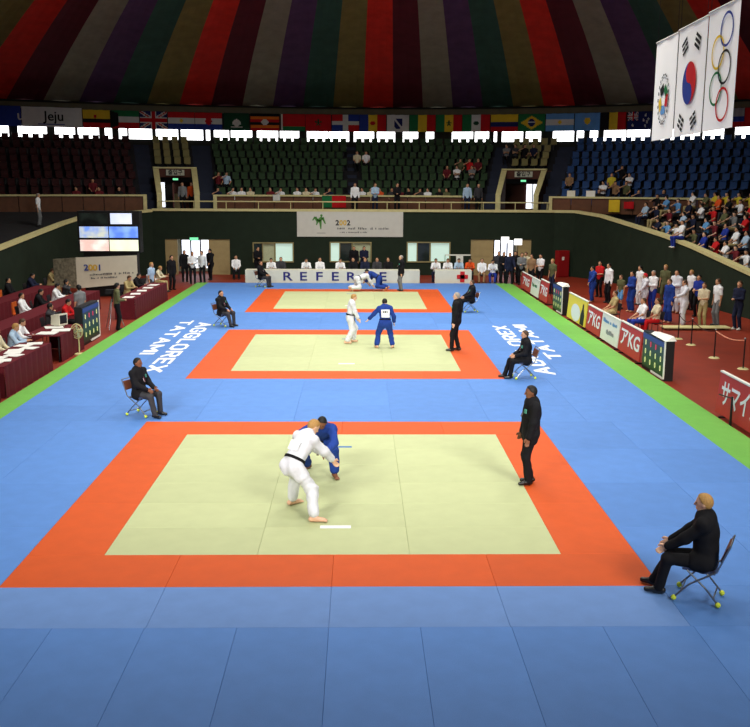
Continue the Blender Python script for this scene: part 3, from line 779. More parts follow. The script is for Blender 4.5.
def far_mesh(key, J, kind, style='short', h=.034):
    """small distant figure: one mesh with slots skin, hair, top, bottom, shoe"""
    if key in FAR: return FAR[key]
    T = outfit(J, kind); T['hair'] = hair_prims(J, style); T['shoe'] = T.pop('shoe0', []) + T.pop('shoe1', [])
    order = ['skin','hair','top','bottom','shoe']; order = [t for t in order if T.get(t)]
    allp = [p for t in order for p in T[t]]
    _, lo, dm = sdf_grid(allp[:1], h, .03)
    bx = [prim_box(p) for p in allp]; lo = np.min([b[0] for b in bx], 0)-3*h; hi = np.max([b[1] for b in bx], 0)+3*h
    dm = np.ceil((hi-lo)/h).astype(int)+1
    Ds = [sdf_grid(T[t], h, .03, lo, dm)[0] - (.006 if t == 'hair' else 0) for t in order]
    D = np.min(Ds, 0); arg = np.argmin(Ds, 0); v, f = nets(D, lo, h)
    c = v[f].mean(1); ii = np.clip(np.round((c-lo)/h).astype(int), 0, dm-1); full = ['skin','hair','top','bottom','shoe']
    mi = np.array([full.index(t) for t in order])[arg[tuple(ii.T)]]
    FAR[key] = np_mesh('person', v, f, [SKIN[0], HAIR['black'], cloth('white'), cloth('black'), M_dark], mi); return FAR[key]
def far_person(label, loc, heading, me, top, bottom, hair='black', skin=0, scale=1.0, group=None, shoe=None):
    o = link('person', me, None, loc, heading); o.scale = (scale,)*3; tag(o, label, 'person', group)
    for i, m in enumerate((SKIN[skin], HAIR[hair], cloth(top), cloth(bottom), shoe or M_dark)):
        if i < len(o.material_slots): o.material_slots[i].link = 'OBJECT'; o.material_slots[i].material = m
    return o
def head_to(dx, dy): return math.atan2(dy, dx)
SIT = dict(pel=(-.05,0,.53), lean=-3, feet=((.42,.12,.08),(.42,-.12,.08)), hands=((.27,.13,.64),(.27,-.13,.64)))

# ------------------------------------------------------------------ judges on folding chairs with tennis balls on the feet
M_steel = mat('chrome_tube', (150,154,160), .3, metal=.9); M_navyv = mat('chair_vinyl', (58,66,96), .5, .1, 8); M_ball = mat('tennis_ball_felt', (206,220,70), .9, .1, 60, .3)
M_brownv = mat('chair_back_brown', (112,64,44), .5, .1, 8)
def chair_proto(label):
    t = thing('folding_chair', label, 'chair', (0,0,0), 0)
    MB().hexa([(-.2,-.19,.415),(.2,-.21,.43),(.2,.21,.43),(-.2,.19,.415),(-.2,-.19,.45),(.2,-.21,.465),(.2,.21,.465),(-.2,.19,.45)]).obj('seat', M_navyv, t)
    MB().hexa([(-.27,-.2,.60),(-.25,-.2,.60),(-.25,.2,.60),(-.27,.2,.60),(-.34,-.2,.80),(-.315,-.2,.80),(-.315,.2,.80),(-.34,.2,.80)]).obj('backrest', M_brownv, t)
    for sy in (-.22, .22):
        for nm, pts, ft in (('front_leg', [(-.36,sy,.84),(-.22,sy,.47),(.10,sy,.25),(.27,sy,.05)], (.28,sy,.035)), ('back_leg', [(.14,sy*.93,.43),(-.10,sy*.93,.22),(-.25,sy*.93,.05)], (-.26,sy*.93,.035))):
            l = MB().tube(pts, .013, 8).obj('leg', M_steel, t); MB().ball(ft, .036, 12, 8).obj('tennis_ball', M_ball, l, True)
    for a, b in (((.2,-.22,.13),(.2,.22,.13)),((-.2,-.205,.11),(-.2,.205,.11)),((-.36,-.22,.84),(-.36,.22,.84))): MB().bar(a, b, .011).obj('crossbar', M_steel, t)
    return t
cproto = None; ZF = .008
def judge(u, v, hd, what, hair, style, skin, scale=1.0, hands=None, fine=False, h=.018, feet=None, lean=-3, bottom='black', hyaw=0, hpitch=0, top='black'):
    global cproto
    g = G(u, v); lb = 'folding chair with tennis-ball feet under the %s' % what
    if cproto is None: cproto = c = chair_proto(lb)
    else: c = copy_tree(cproto); c['label'] = lb
    c.location = (g.x, g.y, ZF); c.rotation_euler = (0, 0, hd)
    kw = dict(SIT, hyaw=hyaw, hpitch=hpitch, lean=lean)
    if hands: kw['hands'] = hands
    if feet: kw['feet'] = feet
    person('%s, in a dark suit' % what, (g.x, g.y, ZF), hd, skeleton(**kw), 'suit', top, bottom, hair, style, skin, h, scale, fine=fine)
judge(698.5, 598, math.radians(152), 'fair-haired judge beside the corner of the grip-fighting mat', 'fair', 'short', 1, 1.06, hands=((.42,.12,.60),(.40,-.14,.62)), fine=True, h=.014, feet=((.46,.10,.08),(.56,-.12,.08)), lean=4)
judge(142, 415, math.radians(-25), 'dark-haired judge with hands on knees', 'black', 'short', 2, 1.0, fine=True, h=.015, bottom='darkgrey', hyaw=10, feet=((.40,.16,.08),(.48,-.14,.08)))
judge(223, 326, math.radians(-30), 'judge with grey trousers near the printed floor lettering', 'black', 'short', 0, 1.0, bottom='darkgrey', feet=((.40,.16,.08),(.48,-.14,.08)))
judge(524, 378, math.radians(185), 'judge sitting across the printed floor lettering', 'brown', 'short', 0, 1.0, lean=4, feet=((.42,.1,.08),(.52,-.12,.08)))
judge(262, 287, math.radians(-20), 'judge in front of the white referee table', 'brown', 'short', 0, 1.0, bottom='darkgrey')
judge(470, 312, math.radians(190), 'judge half hidden behind a standing referee', 'brown', 'short', 0, 1.0)
# standing referees
g = G(529, 484)
person('standing referee in a black suit on the orange border beside the gripping fighters', (g.x, g.y, ZF), math.radians(184), skeleton(lean=-1, hands=((.10,.22,.82),(.12,-.23,.80)), feet=((.04,.08,.08),(-.04,-.09,.08)), hpitch=4), 'suit', 'black', 'black', 'black', 'short', 2, .013, 1.03, fine=True)
g = G(456, 351)
person('grey-haired referee in a black suit watching the two standing fighters', (g.x, g.y, ZF), math.radians(168), skeleton(lean=-1, feet=((.12,.10,.08),(-.06,-.10,.08))), 'suit', 'black', 'black', 'grey', 'short', 1, .018, 1.08)
g = G(401, 291)
person('white-haired referee with dark jacket and grey trousers watching the ground grapple', (g.x, g.y, ZF), math.radians(195), skeleton(lean=-1), 'suit', 'black', 'grey', 'grey', 'short', 1, .02, 1.02)

# ------------------------------------------------------------------ fighters
def fighter(label, u, v, hd, J, top, hair, skin, scale=1.0, fine=False, h=.018):
    g = G(u, v); return person(label, (g.x, g.y, ZF), math.radians(hd), J, 'gi', top, top, hair, 'short', skin, h, scale, fine=fine)
cloth('white_gi', (216,218,226), .9); cloth('blue_gi', (32,60,138), .9)
# first mat: white grips blue
Jw = skeleton(pel=(-.14,.08,.80), lean=38, twist=-4, hyaw=-8, hpitch=18, feet=((.13,.40,.08),(-.16,-.42,.08)), fyaw=(-10,-50), hands=((.62,.12,.78),(.58,-.16,.68)), kpole=((1,.25,0),(1,-.25,0)), epole=((-.2,.8,-.5),(-.2,-.8,-.5)))
w1 = fighter('fighter in a white judo suit bending forward to grip a blue sleeve', 303, 513, 46, Jw, 'white_gi', 'fair', 1, 1.04, True, .014)
q = lambda a, b: Jw['shc']-Jw['u']*(.12+a)+Jw['s']*b-Jw['f']*.142
mb = MB(); mb.quad(q(0,-.12), q(0,.12), q(.16,.11), q(.16,-.11)); mb.quad(q(.16,-.11)+Jw['f']*.03, q(.16,.11)+Jw['f']*.03, q(0,.12)+Jw['f']*.03, q(0,-.12)+Jw['f']*.03); mb.obj('back_patch', cloth('white'), w1)
Jb = skeleton(pel=(-.12,.02,.70), lean=56, roll=-17, twist=0, hyaw=-5, hpitch=5, feet=((.17,.30,.08),(-.28,-.28,.08)), fyaw=(25,-30), hands=((.62,.24,.60),(.60,-.22,.74)), kpole=((1,.5,0),(1,-.5,0)), epole=((-.2,.9,-.2),(-.2,-.9,-.2)))
fighter('fighter in a blue judo suit crouching low behind the white fighter', 320, 474, 262, Jb, 'blue_gi', 'black', 2, 1.0, True, .015)
# second mat
J2 = skeleton(pel=(0,0,.90), lean=8, hyaw=0, hpitch=10, feet=((.12,.14,.08),(-.14,-.14,.08)), hands=((.25,.22,.85),(.28,-.20,.80)))
fighter('fighter in a white judo suit standing with hands low', 350, 343, 8, J2, 'white_gi', 'fair', 1, .98)
J3 = skeleton(pel=(0,0,.86), lean=14, hpitch=10, feet=((.02,.27,.08),(0,-.25,.08)), fyaw=(20,-20), hands=((.30,.52,.92),(.22,-.32,.82)))
b2 = fighter('fighter in a blue judo suit seen from behind with a white number patch', 385, 348, 95, J3, 'blue_gi', 'black', 1, .98)
q = lambda a, b: J3['shc']-J3['u']*(.06+a)+J3['s']*b-J3['f']*(.150)
mb = MB(); mb.hexa([q(0,-.14), q(0,.14), q(.26,.13), q(.26,-.13), q(0,-.14)+J3['f']*.03, q(0,.14)+J3['f']*.03, q(.26,.13)+J3['f']*.03, q(.26,-.13)+J3['f']*.03]); bp = mb.obj('back_patch', cloth('white'), b2)
up, sd, nn3 = J3['u'], -J3['s'], -J3['f']; c = J3['shc']-up*.16-J3['f']*.153
o = print_marks('patch_print', -.09, .09, -.02, .09, 0, M_black, bp, 11); o.matrix_local = Matrix(((sd[0],-nn3[0],up[0],c[0]),(sd[1],-nn3[1],up[1],c[1]),(sd[2],-nn3[2],up[2],c[2]),(0,0,0,1)))
# third mat: ground work
J4 = skeleton(pel=(-.35,0,.56), lean=74, hpitch=25, feet=((-.74,.15,.14),(-.76,-.15,.14)), toe=(60,60), hands=((.42,.24,.16),(.42,-.22,.16)), kpole=((1,.2,0),(1,-.2,0)))
fighter('white-suited fighter on hands and knees on the farthest mat', 364, 291, 25, J4, 'white_gi', 'brown', 1, 1.0)
J5 = skeleton(pel=(-.30,0,.60), lean=62, hpitch=20, feet=((-.68,.2,.14),(-.74,-.2,.14)), toe=(40,40), hands=((.35,.25,.42),(.35,-.25,.42)), kpole=((1,.3,0),(1,-.3,0)))
fighter('blue-suited fighter leaning over the kneeling opponent on the farthest mat', 373, 290.5, 168, J5, 'blue_gi', 'black', 0, 1.0)

# ------------------------------------------------------------------ flags along the roof ring
FC = {n: mat('flag_'+n, c, .8, .06, 3, 0, .15) for n, c in dict(red=(190,26,32), white=(206,206,200), blue=(38,58,140), dkblue=(30,38,92), green=(34,110,64), dkgreen=(22,66,44), yellow=(222,186,46), black=(22,22,24), sky=(96,150,206), orange=(222,112,30), grey=(150,152,156)).items()}
def stripes_h(*cs): return lambda x, y: cs[min(len(cs)-1, int((1-y)*len(cs)))]
def stripes_v(*cs): return lambda x, y: cs[min(len(cs)-1, int(x*len(cs)))]
def disc(f, cx, cy, r, c, asp=1.6): return lambda x, y: c if ((x-cx)*asp)**2+(y-cy)**2 < r*r else f(x, y)
def uk(x, y):
    X, Y = x-.5, y-.5
    if abs(X) < .06 or abs(Y) < .10: return 'red'
    if abs(X) < .10 or abs(Y) < .17: return 'white'
    d = min(abs(X-Y), abs(X+Y))
    return 'red' if d < .04 else 'white' if d < .11 else 'dkblue'
def kuwait(x, y): return 'black' if x < .28 and abs(y-.5) < .5-x*.6 else stripes_h('green','white','red')(x, y)
def angola(x, y): return 'yellow' if y > .5 else 'black' if y > .28 else 'red'
def domin(x, y):
    if abs(x-.5) < .09 or abs(y-.5) < .12: return 'white'
    return ('red' if x < .5 else 'blue') if y > .5 else ('blue' if x < .5 else 'red')
def belarus(x, y): return 'white' if x < .06 else 'red' if y > .26 else 'green'
def bosnia(x, y):
    if .32 < x < .70 and .14 < y < .80 and not (y < .35 and abs(x-.51) > .19*(y-.02)/.33):
        return 'white' if abs((x-.51)*1.7+(y-.48)) < .07 else 'dkblue'
    return 'white'
def brazil(x, y):
    if ((x-.5)*1.6)**2+(y-.5)**2 < .045: return 'white' if abs(y-.52+.12*(x-.5)) < .03 else 'dkblue'
    return 'yellow' if abs(x-.5)/.42+abs(y-.5)/.40 < 1 else 'green'
def macau(x, y):
    if abs(x-.5) < .22 and .18 < y < .25: return 'white'
    if any(((x-.5-a)*1.6)**2+(y-b)**2 < r for a, b, r in ((0,.5,.025),(-.09,.42,.014),(.09,.42,.014),(0,.32,.012))): return 'white'
    return 'dkgreen'
def uganda(x, y): return disc(stripes_h('black','orange','red','black','orange','red'), .5, .5, .19, 'white')(x, y)
def star(f, c, cx=.5, cy=.5, r=.22):
    def g(x, y):
        X, Y = (x-cx)*1.6, y-cy; a = math.atan2(X, Y); q = r*(.38+.62*abs(math.cos(a*2.5))**2.2)
        return c if math.hypot(X, Y) < q else f(x, y)
    return g
def austral(x, y):
    if x < .45 and y > .5: return uk(x/.45, (y-.5)*2)
    for a, b in ((.22,.24),(.74,.8),(.66,.52),(.85,.58),(.74,.2),(.8,.42)):
        if ((x-a)*1.6)**2+(y-b)**2 < .0045: return 'white'
    return 'dkblue'
def venez(x, y): return 'yellow' if y > .55 else 'dkblue' if y > .25 else 'red'
flags = [(83,110,'yellow, black and red flag with a small emblem',disc(angola,.45,.62,.10,'red')),(111,139,'green, white and red flag with a black trapezoid',kuwait),
 (140,167,'union flag of red and white crosses on dark blue',uk),(168,194.5,'red, white and blue striped flag with a gold emblem',disc(stripes_h('red','white','blue'),.5,.5,.11,'yellow')),
 (195,222,'red, white and blue striped flag with a red shield',disc(stripes_h('red','white','blue'),.5,.5,.2,'red')),(224,249,'dark green flag with a white lotus',macau),
 (250.5,279,'flag of repeated black, orange and red stripes with a white disc',uganda),(281,305,'red flag with a green lower band',belarus),
 (305.5,331,'plain red flag with a dark star',star(lambda x,y:'red','dkgreen')),(332,359,'quartered red and blue flag with a white cross',domin),
 (359.5,386,'blue, yellow and red upright tricolour with an emblem',disc(stripes_v('blue','yellow','red'),.5,.5,.14,'red')),(387,409,'white flag with a dark blue shield',bosnia),
 (409.5,435.5,'plain green, yellow and red upright tricolour',stripes_v('green','yellow','red')),(436,462,'green, yellow and red upright tricolour with a green star',star(stripes_v('green','yellow','red'),'dkgreen',.5,.5,.17)),
 (462.5,490,'green, white and red upright tricolour with an emblem',disc(stripes_v('green','white','red'),.5,.5,.14,'dkgreen')),(491,518,'flag with a broad yellow band over blue and red',venez),
 (518.5,545,'green flag with a yellow diamond and a blue globe',brazil),(546,574,'sky blue and white banded flag with a golden sun',disc(stripes_h('sky','white','sky'),.5,.5,.11,'yellow')),
 (575,600,'sky blue flag with a large golden sun',disc(lambda x,y:'sky',.5,.55,.2,'yellow')),(601,626,'black, yellow and red upright tricolour',stripes_v('black','yellow','red')),
 (627.5,652,'dark blue flag with white stars and a union corner',austral),(728,744,'grey and blue flag with a red lower band',lambda x,y:'grey' if y>.55 else 'blue' if y>.3 else 'red'),(744.5,772,'plain dark red flag at the end of the row',lambda x,y:'red')]
def cloth_flag(name, label, p0, p1, zb, zt, f, nx=30, nz=18, cat='flag', group='national flags under the roof ring', mats=None):
    """thin hanging cloth between plan points p0 (left seen from inside) and p1, coloured by f"""
    mid = (p0+p1)/2; d = (p1-p0); L = d.length; d.normalize(); nrm = Vector((d.y,-d.x,0)); rz_ = math.atan2(d.y, d.x)
    keys = []; mb = MB(); grid = {}
    def pt(i, j, back):
        x = -L/2+L*i/nx; w = .025*math.sin(i*.55)*(1-.5*j/nz); return (x, w+(.012 if back else 0), (zt-zb)*j/nz)
    for i in range(nx):
        for j in range(nz):
            k = f((i+.5)/nx, (j+.5)/nz)
            if k not in keys: keys.append(k)
            mb.cur = keys.index(k)
            mb.quad(pt(i,j,0), pt(i+1,j,0), pt(i+1,j+1,0), pt(i,j+1,0)); mb.quad(pt(i,j+1,1), pt(i+1,j+1,1), pt(i+1,j,1), pt(i,j,1))
    mb.cur = 0
    t = thing(name, label, cat, (mid.x, mid.y, zb), rz_, group)
    mb.obj('flag_cloth', [FC[k] for k in keys], t, fix=False)
    MB().bar((-L/2,.006,zt-zb),(L/2,.006,zt-zb),.012,6).obj('hanging_cord', M_dark, t)
    return t
RF = RB-.5
for ua, ub, lb, f in flags:
    a, b = phi_u(ua, RF, 119), phi_u(ub, RF, 119)
    cloth_flag('national_flag', lb + ' hung under the roof', P(RF, a), P(RF, b), 8.83, 9.97, f)
for ua, ub, lb, body, col, tcol in ((-45,21,'blue cloth banner with pale lettering hung under the roof','ul','blue','white'),(22,82,'white cloth banner reading Jeju hung under the roof','Jeju','white','black')):
    a, b = phi_u(ua, RF, 119), phi_u(ub, RF, 119)
    t = cloth_flag('cloth_banner', lb, P(RF, a), P(RF, b), 8.80, 10.05, lambda x, y: col, 20, 4, 'banner', None)
    o = link('banner_lettering', text_mesh('banner_lettering', body, .85, FC[tcol], .012), t, (2.0 if body == 'ul' else .1, -.05, .66)); o.rotation_euler = (PI/2, 0, 0)
    if body == 'Jeju': MB().box(-.9,.75,-.05,-.045,.14,.2).obj('banner_underline', FC['blue'], t)

# ------------------------------------------------------------------ three tall banners hanging over the right side
M_bn = mat('white_banner_cloth', (252,252,250), .8, .01, 3, .1, .2)
def ribbon(mb, cx, cz, r, w, a0, a1, n=28, sx=1.0, y=0.0):
    for i in range(n):
        t0, t1 = a0+(a1-a0)*i/n, a0+(a1-a0)*(i+1)/n
        mb.quad(*[(cx+sx*q*math.cos(t), y, cz+q*math.sin(t)) for q, t in ((r-w,t0),(r+w,t0),(r+w,t1),(r-w,t1))])
    return mb
def plate(mb, cx, cz, w, h, ang_=0, y=0.0):
    c, s = math.cos(ang_), math.sin(ang_)
    mb.quad(*[(cx+a*c-b*s, y, cz+a*s+b*c) for a, b in ((-w,-h),(w,-h),(w,h),(-w,h))]); return mb
ZB, ZT = 6.76, 9.98
def tall_banner(label, pa, pb):
    """pa: far edge, pb: near edge; local x runs from far to near, -y faces the mats"""
    mid = (Vector(pa)+Vector(pb))/2; d = Vector(pb)-Vector(pa); L = d.length; rz_ = math.atan2(d.y, d.x)
    t = thing('hanging_banner', label, 'banner', (mid.x, mid.y, ZB), rz_)
    mb = MB(); H = ZT-ZB; n = 12
    for i in range(n):
        x0, x1 = -L/2+L*i/n, -L/2+L*(i+1)/n; y0, y1 = .012*math.sin(i), .012*math.sin(i+1)
        mb.hexa([(x0,y0,0),(x1,y1,0),(x1,y1+.01,0),(x0,y0+.01,0),(x0,y0,H),(x1,y1,H),(x1,y1+.01,H),(x0,y0+.01,H)])
    mb.obj('banner_sheet', M_bn, t)
    MB().bar((-L/2-.03,0,H),(L/2+.03,0,H),.03).obj('top_rod', M_white, t)
    for x in (-L/2+.1, L/2-.1): MB().bar((x,0,H),(x,0,H+5.5),.008,5).obj('suspension_cable', M_dark, t)
    return t, L, H
def band(u0, u1, d0, d1):
    """plan points for two pixel columns at depths d0, d1"""
    out = []
    for u, d in ((u0,d0),(u1,d1)):
        r = ray(u, 80); r.z = 0; out.append(Vector((CAM.x, CAM.y, 0)) + r*(d/ (r.y)))
    return out
pa, pb = band(655, 676, 32.9, 30.6); t, L, H = tall_banner('hanging white banner with a round many-coloured judo emblem', pa, pb)
yy = -.03; cz = H*.40
for i, (c, a) in enumerate((('green',.25*PI),('red',-.05*PI),('yellow',1.15*PI),('sky',1.5*PI),('black',.65*PI))):
    mb = MB(); plate(mb, .0+.34*math.cos(a), cz+.34*math.sin(a), .14, .2, a, yy); mb.obj('emblem_petal', FC[c], t, fix=False)
for k, rr in ((1.0,.62),(1.25,.70)):
    mb = MB()
    for i in range(22): plate(mb, .78*rr*math.cos(i*2*PI/22)*1.05, cz+1.12*rr*math.sin(i*2*PI/22), .03, .05, i*2*PI/22, yy)
    tag(mb.obj('emblem_lettering' if k > 1 else 'emblem_wreath', FC['black' if k > 1 else 'grey'], t, fix=False), kind='stuff')
pa, pb = band(676.8, 704.5, 30.2, 27.6); t, L, H = tall_banner('hanging white banner with a red and blue circle and black bars', pa, pb)
cz = H*.47; R = .62
def half(col, a0, sgn):
    mb = MB(); n = 24
    for i in range(n):
        t0, t1 = a0+PI*i/n, a0+PI*(i+1)/n; mb.quad((0,yy,cz),(R*math.cos(t0),yy,cz+R*math.sin(t0)),(R*math.cos(t1),yy,cz+R*math.sin(t1)))
    mb.obj('circle_half', FC[col], t, fix=False)
half('blue', PI/2, 1); half('red', -PI/2, 1)
for col, c in (('blue', cz-R/2), ('red', cz+R/2)):
    mb = MB()
    for i in range(24): mb.quad((0,yy-.004,c),(R/2*math.cos(2*PI*i/24),yy-.004,c+R/2*math.sin(2*PI*i/24)),(R/2*math.cos(2*PI*(i+1)/24),yy-.004,c+R/2*math.sin(2*PI*(i+1)/24)))
    mb.obj('circle_lobe', FC[col], t, fix=False)
for sx, sz, pat in ((-1,1,(1,0,1)),(1,1,(1,1,1)),(-1,-1,(0,0,0)),(1,-1,(0,1,0))):
    for k in range(3):
        a = math.atan2(sz*1.25, sx*.6)+PI/2; o = .15*(k-1); cx, c0 = sx*.58+o*math.cos(a-PI/2), cz+sz*1.12+o*math.sin(a-PI/2); mb = MB()
        if pat[k]: plate(mb, cx, c0, .25, .048, a, yy)
        else:
            for s_ in (-1, 1): plate(mb, cx+s_*.14*math.cos(a), c0+s_*.14*math.sin(a), .11, .048, a, yy)
        mb.obj('trigram_bar', FC['black'], t, fix=False)
pa, pb = band(705.5, 735.5, 27.2, 25.0); t, L, H = tall_banner('hanging white banner with five interlaced coloured rings', pa, pb)
for col, x, z in (('blue',.33,H*.80),('yellow',-.22,H*.635),('black',.33,H*.50),('green',-.22,H*.34),('red',.33,H*.20)):
    ribbon(MB(), x, z, .42, .034, 0, 2*PI, 40, 1.0, yy-.002*(col in ('black','red'))).obj('ring', FC[col], t, fix=False)

# ------------------------------------------------------------------ advertising boards along the right green strip
BX = 8.80
M_adred = mat('board_red', (188,52,48), .55, .04, 3); M_adyel = mat('board_yellow', (236,214,70), .55); M_redtxt = M_print
def ad_board(label, y0, y1, hgt, m, body=None, tm=None, tsize=.5, lean=.08, parts=None, z0=.04):
    """board from far y0 to near y1, face towards the mats (-x)"""
    t = thing('advertising_board', label, 'board', (BX, (y0+y1)/2, -.062), PI*.5*-1)
    hw = abs(y0-y1)/2-.03                     # local +x -> world -y (near), local -y -> world -x
    z0 += .06; hgt += .06
    MB().hexa([(-hw,-.02,z0),(hw,-.02,z0),(hw,.02,z0),(-hw,.02,z0),(-hw,-.02+lean,hgt),(hw,-.02+lean,hgt),(hw,.02+lean,hgt),(-hw,.02+lean,hgt)]).obj('panel', m, t)
    MB().box(-hw,hw,-.04+lean,.04+lean,hgt,hgt+.035).obj('top_edge', M_white, t)
    for s in (-1, 1):
        MB().tube([(s*hw*.8,lean,hgt*.8),(s*hw*.8,.35,.02)], .014).obj('strut', M_dark, t)
        MB().box(s*hw*.8-.02,s*hw*.8+.02,-.05,.36,0,.04).obj('foot', M_dark, t)
    if body:
        me = text_mesh('board_lettering', body, tsize, tm or M_redtxt, .012)
        wx = max(v.co.x for v in me.vertices)-min(v.co.x for v in me.vertices); me.transform(Matrix.Diagonal((min(1.6, 1.72*hw/wx), 1, 1, 1)))
        o = link('board_lettering', me, t, (0, -.026+lean*.5, (z0+hgt)/2)); o.rotation_euler = (PI/2-math.atan2(lean, hgt-z0), 0, 0)
    return t, hw, hgt, lean
ad_board('large red board with white characters standing alone by the rope posts', 9.72, 6.6, .98, M_adred, 'サマイクス', None, .62)
ad_board('red board with white characters next to the dark scoreboard', 18.2, 15.8, .95, M_adred, 'アKG', None, .62)
t, hw, hg, ln = ad_board('white board with faint blue script between two red boards', 20.5, 18.25, .92, M_white, None)
print_marks('board_print', -.85, .85, .70, .16, -.028+ln*.62, FC['sky'], t, 5); print_marks('board_print', -.5, .6, .34, .2, -.028+ln*.25, FC['grey'], t, 6)
ad_board('red board with white characters next to the yellow board', 22.55, 20.55, .92, M_adred, 'アKG', None, .62)
t, hw, hg, ln = ad_board('yellow board with a white oval and a dark bottle shape', 25.8, 22.7, 1.0, M_adyel, None)
ov = MB()
for i in range(24): ov.quad((-.1,-.03+ln*.4,.45),(-.1+.75*math.cos(2*PI*i/24),-.03+ln*(.4+.3*math.sin(2*PI*i/24)),.45+.33*math.sin(2*PI*i/24)),(-.1+.75*math.cos(2*PI*(i+1)/24),-.03+ln*(.4+.3*math.sin(2*PI*(i+1)/24)),.45+.33*math.sin(2*PI*(i+1)/24)))
ov.obj('oval_print', M_print, t, fix=False)
bt = MB(); y_ = lambda z: -.034+ln*z
bt.quad(*[(x, y_(z), z) for x, z in ((.72,.12),(1.3,.12),(1.3,.5),(1.12,.72),(1.1,.9),(.92,.9),(.9,.72),(.72,.5))]); bt.obj('bottle_print', M_black, t, fix=False)
ad_board('short red board with white lettering beside the small scoreboard', 31.7, 29.9, .95, M_adred, 'アKG', None, .55)
bp_ = ad_board('white board with faint green print beside the farthest red board', 34.0, 32.0, .82, M_white)
print_marks('board_print', -.6, .6, .5, .22, .0, FC['green'], bp_[0], 9)
ad_board('farthest red board with a white lettered band', 36.8, 34.05, .82, M_adred, 'アKG', None, .5)
# scoreboards
M_scr = mat('score_screen', (22,44,34), .35, .2, 12); M_lit = mat('score_digit_yellow', (226,226,150), .5, emit=.5); M_litr = mat('score_digit_red', (220,60,90), .5, emit=.5); M_sblue = mat('score_blue', (46,70,140), .5)
def scoreboard(label, x, y0, y1, hgt, rz_, cover=False):
    t = thing('scoreboard', label, 'scoreboard', (x, (y0+y1)/2, -.062), rz_)
    hw = abs(y0-y1)/2
    MB().box(-hw,hw,0,.24,.0,hgt).obj('cabinet', M_dark, t)
    MB().box(-hw+.05,hw-.05,-.02,0,.1,hgt-.05).obj('screen', M_scr, t)
    MB().box(-hw+.05,hw-.05,-.03,-.02,hgt-.2,hgt-.06).obj('header', M_sblue, t)
    MB().box(hw-.05,hw,-.035,0,.06,hgt).obj('edge_trim', M_white, t); MB().box(-.1,hw-.05,-.035,0,.04,.1).obj('base_trim', M_white, t)
    for r in range(3):
        for c in range(4):
            o = link('digit', text_mesh('digit', '0', .22, M_litr if (r == 0 and c in (1,2)) else M_lit, .004), t, (-hw*.68+c*hw*.45, -.025, hgt*.72-r*hgt*.23)); o.rotation_euler = (PI/2,0,0)
    if cover: MB().hexa([(-hw*.3,-.02,hgt),(hw+.1,-.05,hgt),(hw+.05,.27,hgt),(-hw*.3,.25,hgt),(-hw*.2,.05,hgt+.08),(hw*.4,.05,hgt+.06),(hw,.2,hgt+.13),(-hw*.2,.2,hgt+.07)]).obj('cover_cloth', M_white, t)
    return t
scoreboard('dark scoreboard with lit digits and a white cloth on top', BX, 15.55, 13.5, 1.13, -PI/2, True)
scoreboard('smaller dark scoreboard with a white cloth standing before the yellow board', BX, 28.6, 26.7, 1.2, -PI/2, True)
scoreboard('dark scoreboard rack beside the pedestal fan', -8.75, 19.0, 21.0, 1.3, PI/2)

# rope posts on the red floor
def post(u, v, hgt, lb):
    g = G(u, v, -.062); t = thing('rope_post', lb, 'post', (g.x, g.y, -.062))
    MB().bar((0,0,.03),(0,0,hgt),.022).obj('pole', M_dark, t); MB().ball((0,0,hgt),.035).obj('knob', M_steel, t)
    MB().bar((0,0,0),(0,0,.03),.17,16,.13).obj('base', M_cream, t); return Vector((g.x, g.y, -.062+hgt*.95))
posts = [post(u, v, .9, l) for u, v, l in ((678,339,'slim black rope post nearest the standing fighters'),(691,345,'slim black rope post between two others before the crowd'),(714,358,'slim black rope post where the striped rope starts'),(743,369,'slim black rope post at the end of the striped rope'))]
mb1 = MB()
a, b = posts[2], posts[3]; pts = [a.lerp(b, i/12)-Vector((0,0,.10*math.sin(PI*i/12))) for i in range(13)]
mb1.tube(pts, .02); tag(mb1.obj('barrier_rope', mat('rope_pink', (222,150,120), .8, .3, 8)), 'pale red and white barrier rope sagging between two posts', 'rope')
for i_ in (0, 1):
    a, b = posts[i_], posts[i_+1]; pts = [a.lerp(b, i/10)-Vector((0,0,.14*math.sin(PI*i/10))) for i in range(11)]
    tag(MB().tube(pts, .014).obj('barrier_rope', mat('rope_dark', (70,24,22), .8)), 'dark red barrier rope hung %s' % ('near the low cream platform' if i_ == 0 else 'between the middle rope posts'), 'rope')
t = thing('low_platform', 'low cream platform in front of the waiting fighters', 'platform', (13.05, 23.0, -.062))
MB().box(-1.25,1.25,-.3,.3,.07,.11).obj('deck', M_cream, t)
for x in (-1.1, 0, 1.1): MB().box(x-.06,x+.06,-.28,.28,0,.07).obj('bearer', M_wood, t)

# ------------------------------------------------------------------ far end: referee table, first aid table
M_board = mat('table_board', (224,222,200), .6, .03, 4)
t = thing('referee_table', 'long white table front lettered REFEREE before the far wall', 'table', (-1.05, 38.98, -.062))
MB().box(-4.72,4.72,0,.04,0,.74).obj('front_board', M_board, t); MB().box(-4.72,4.72,.04,.75,.70,.74).obj('tabletop', M_board, t)
for x in (-4.6,-2.3,0,2.3,4.6): MB().box(x-.03,x+.03,.65,.7,0,.7).obj('leg', M_dark, t)
for i_, ch in enumerate('REFEREE'):
    o = link('board_letter', text_mesh('board_letter', ch, .66, mat('lettering_navy', (34,36,110), .6), .010, sx=1.35), t, (-2.45+i_*.86, -.01, .38)); o.rotation_euler = (PI/2,0,0)
t = thing('first_aid_table', 'white table front with a red cross', 'table', (5.5, 39.1, -.062))
MB().box(-1.0,1.0,0,.04,0,.74).obj('front_board', M_board, t); MB().box(-1.0,1.0,.04,.7,.70,.74).obj('tabletop', M_board, t)
for x in (-.9,.9): MB().box(x-.03,x+.03,.6,.66,0,.7).obj('leg', M_dark, t)
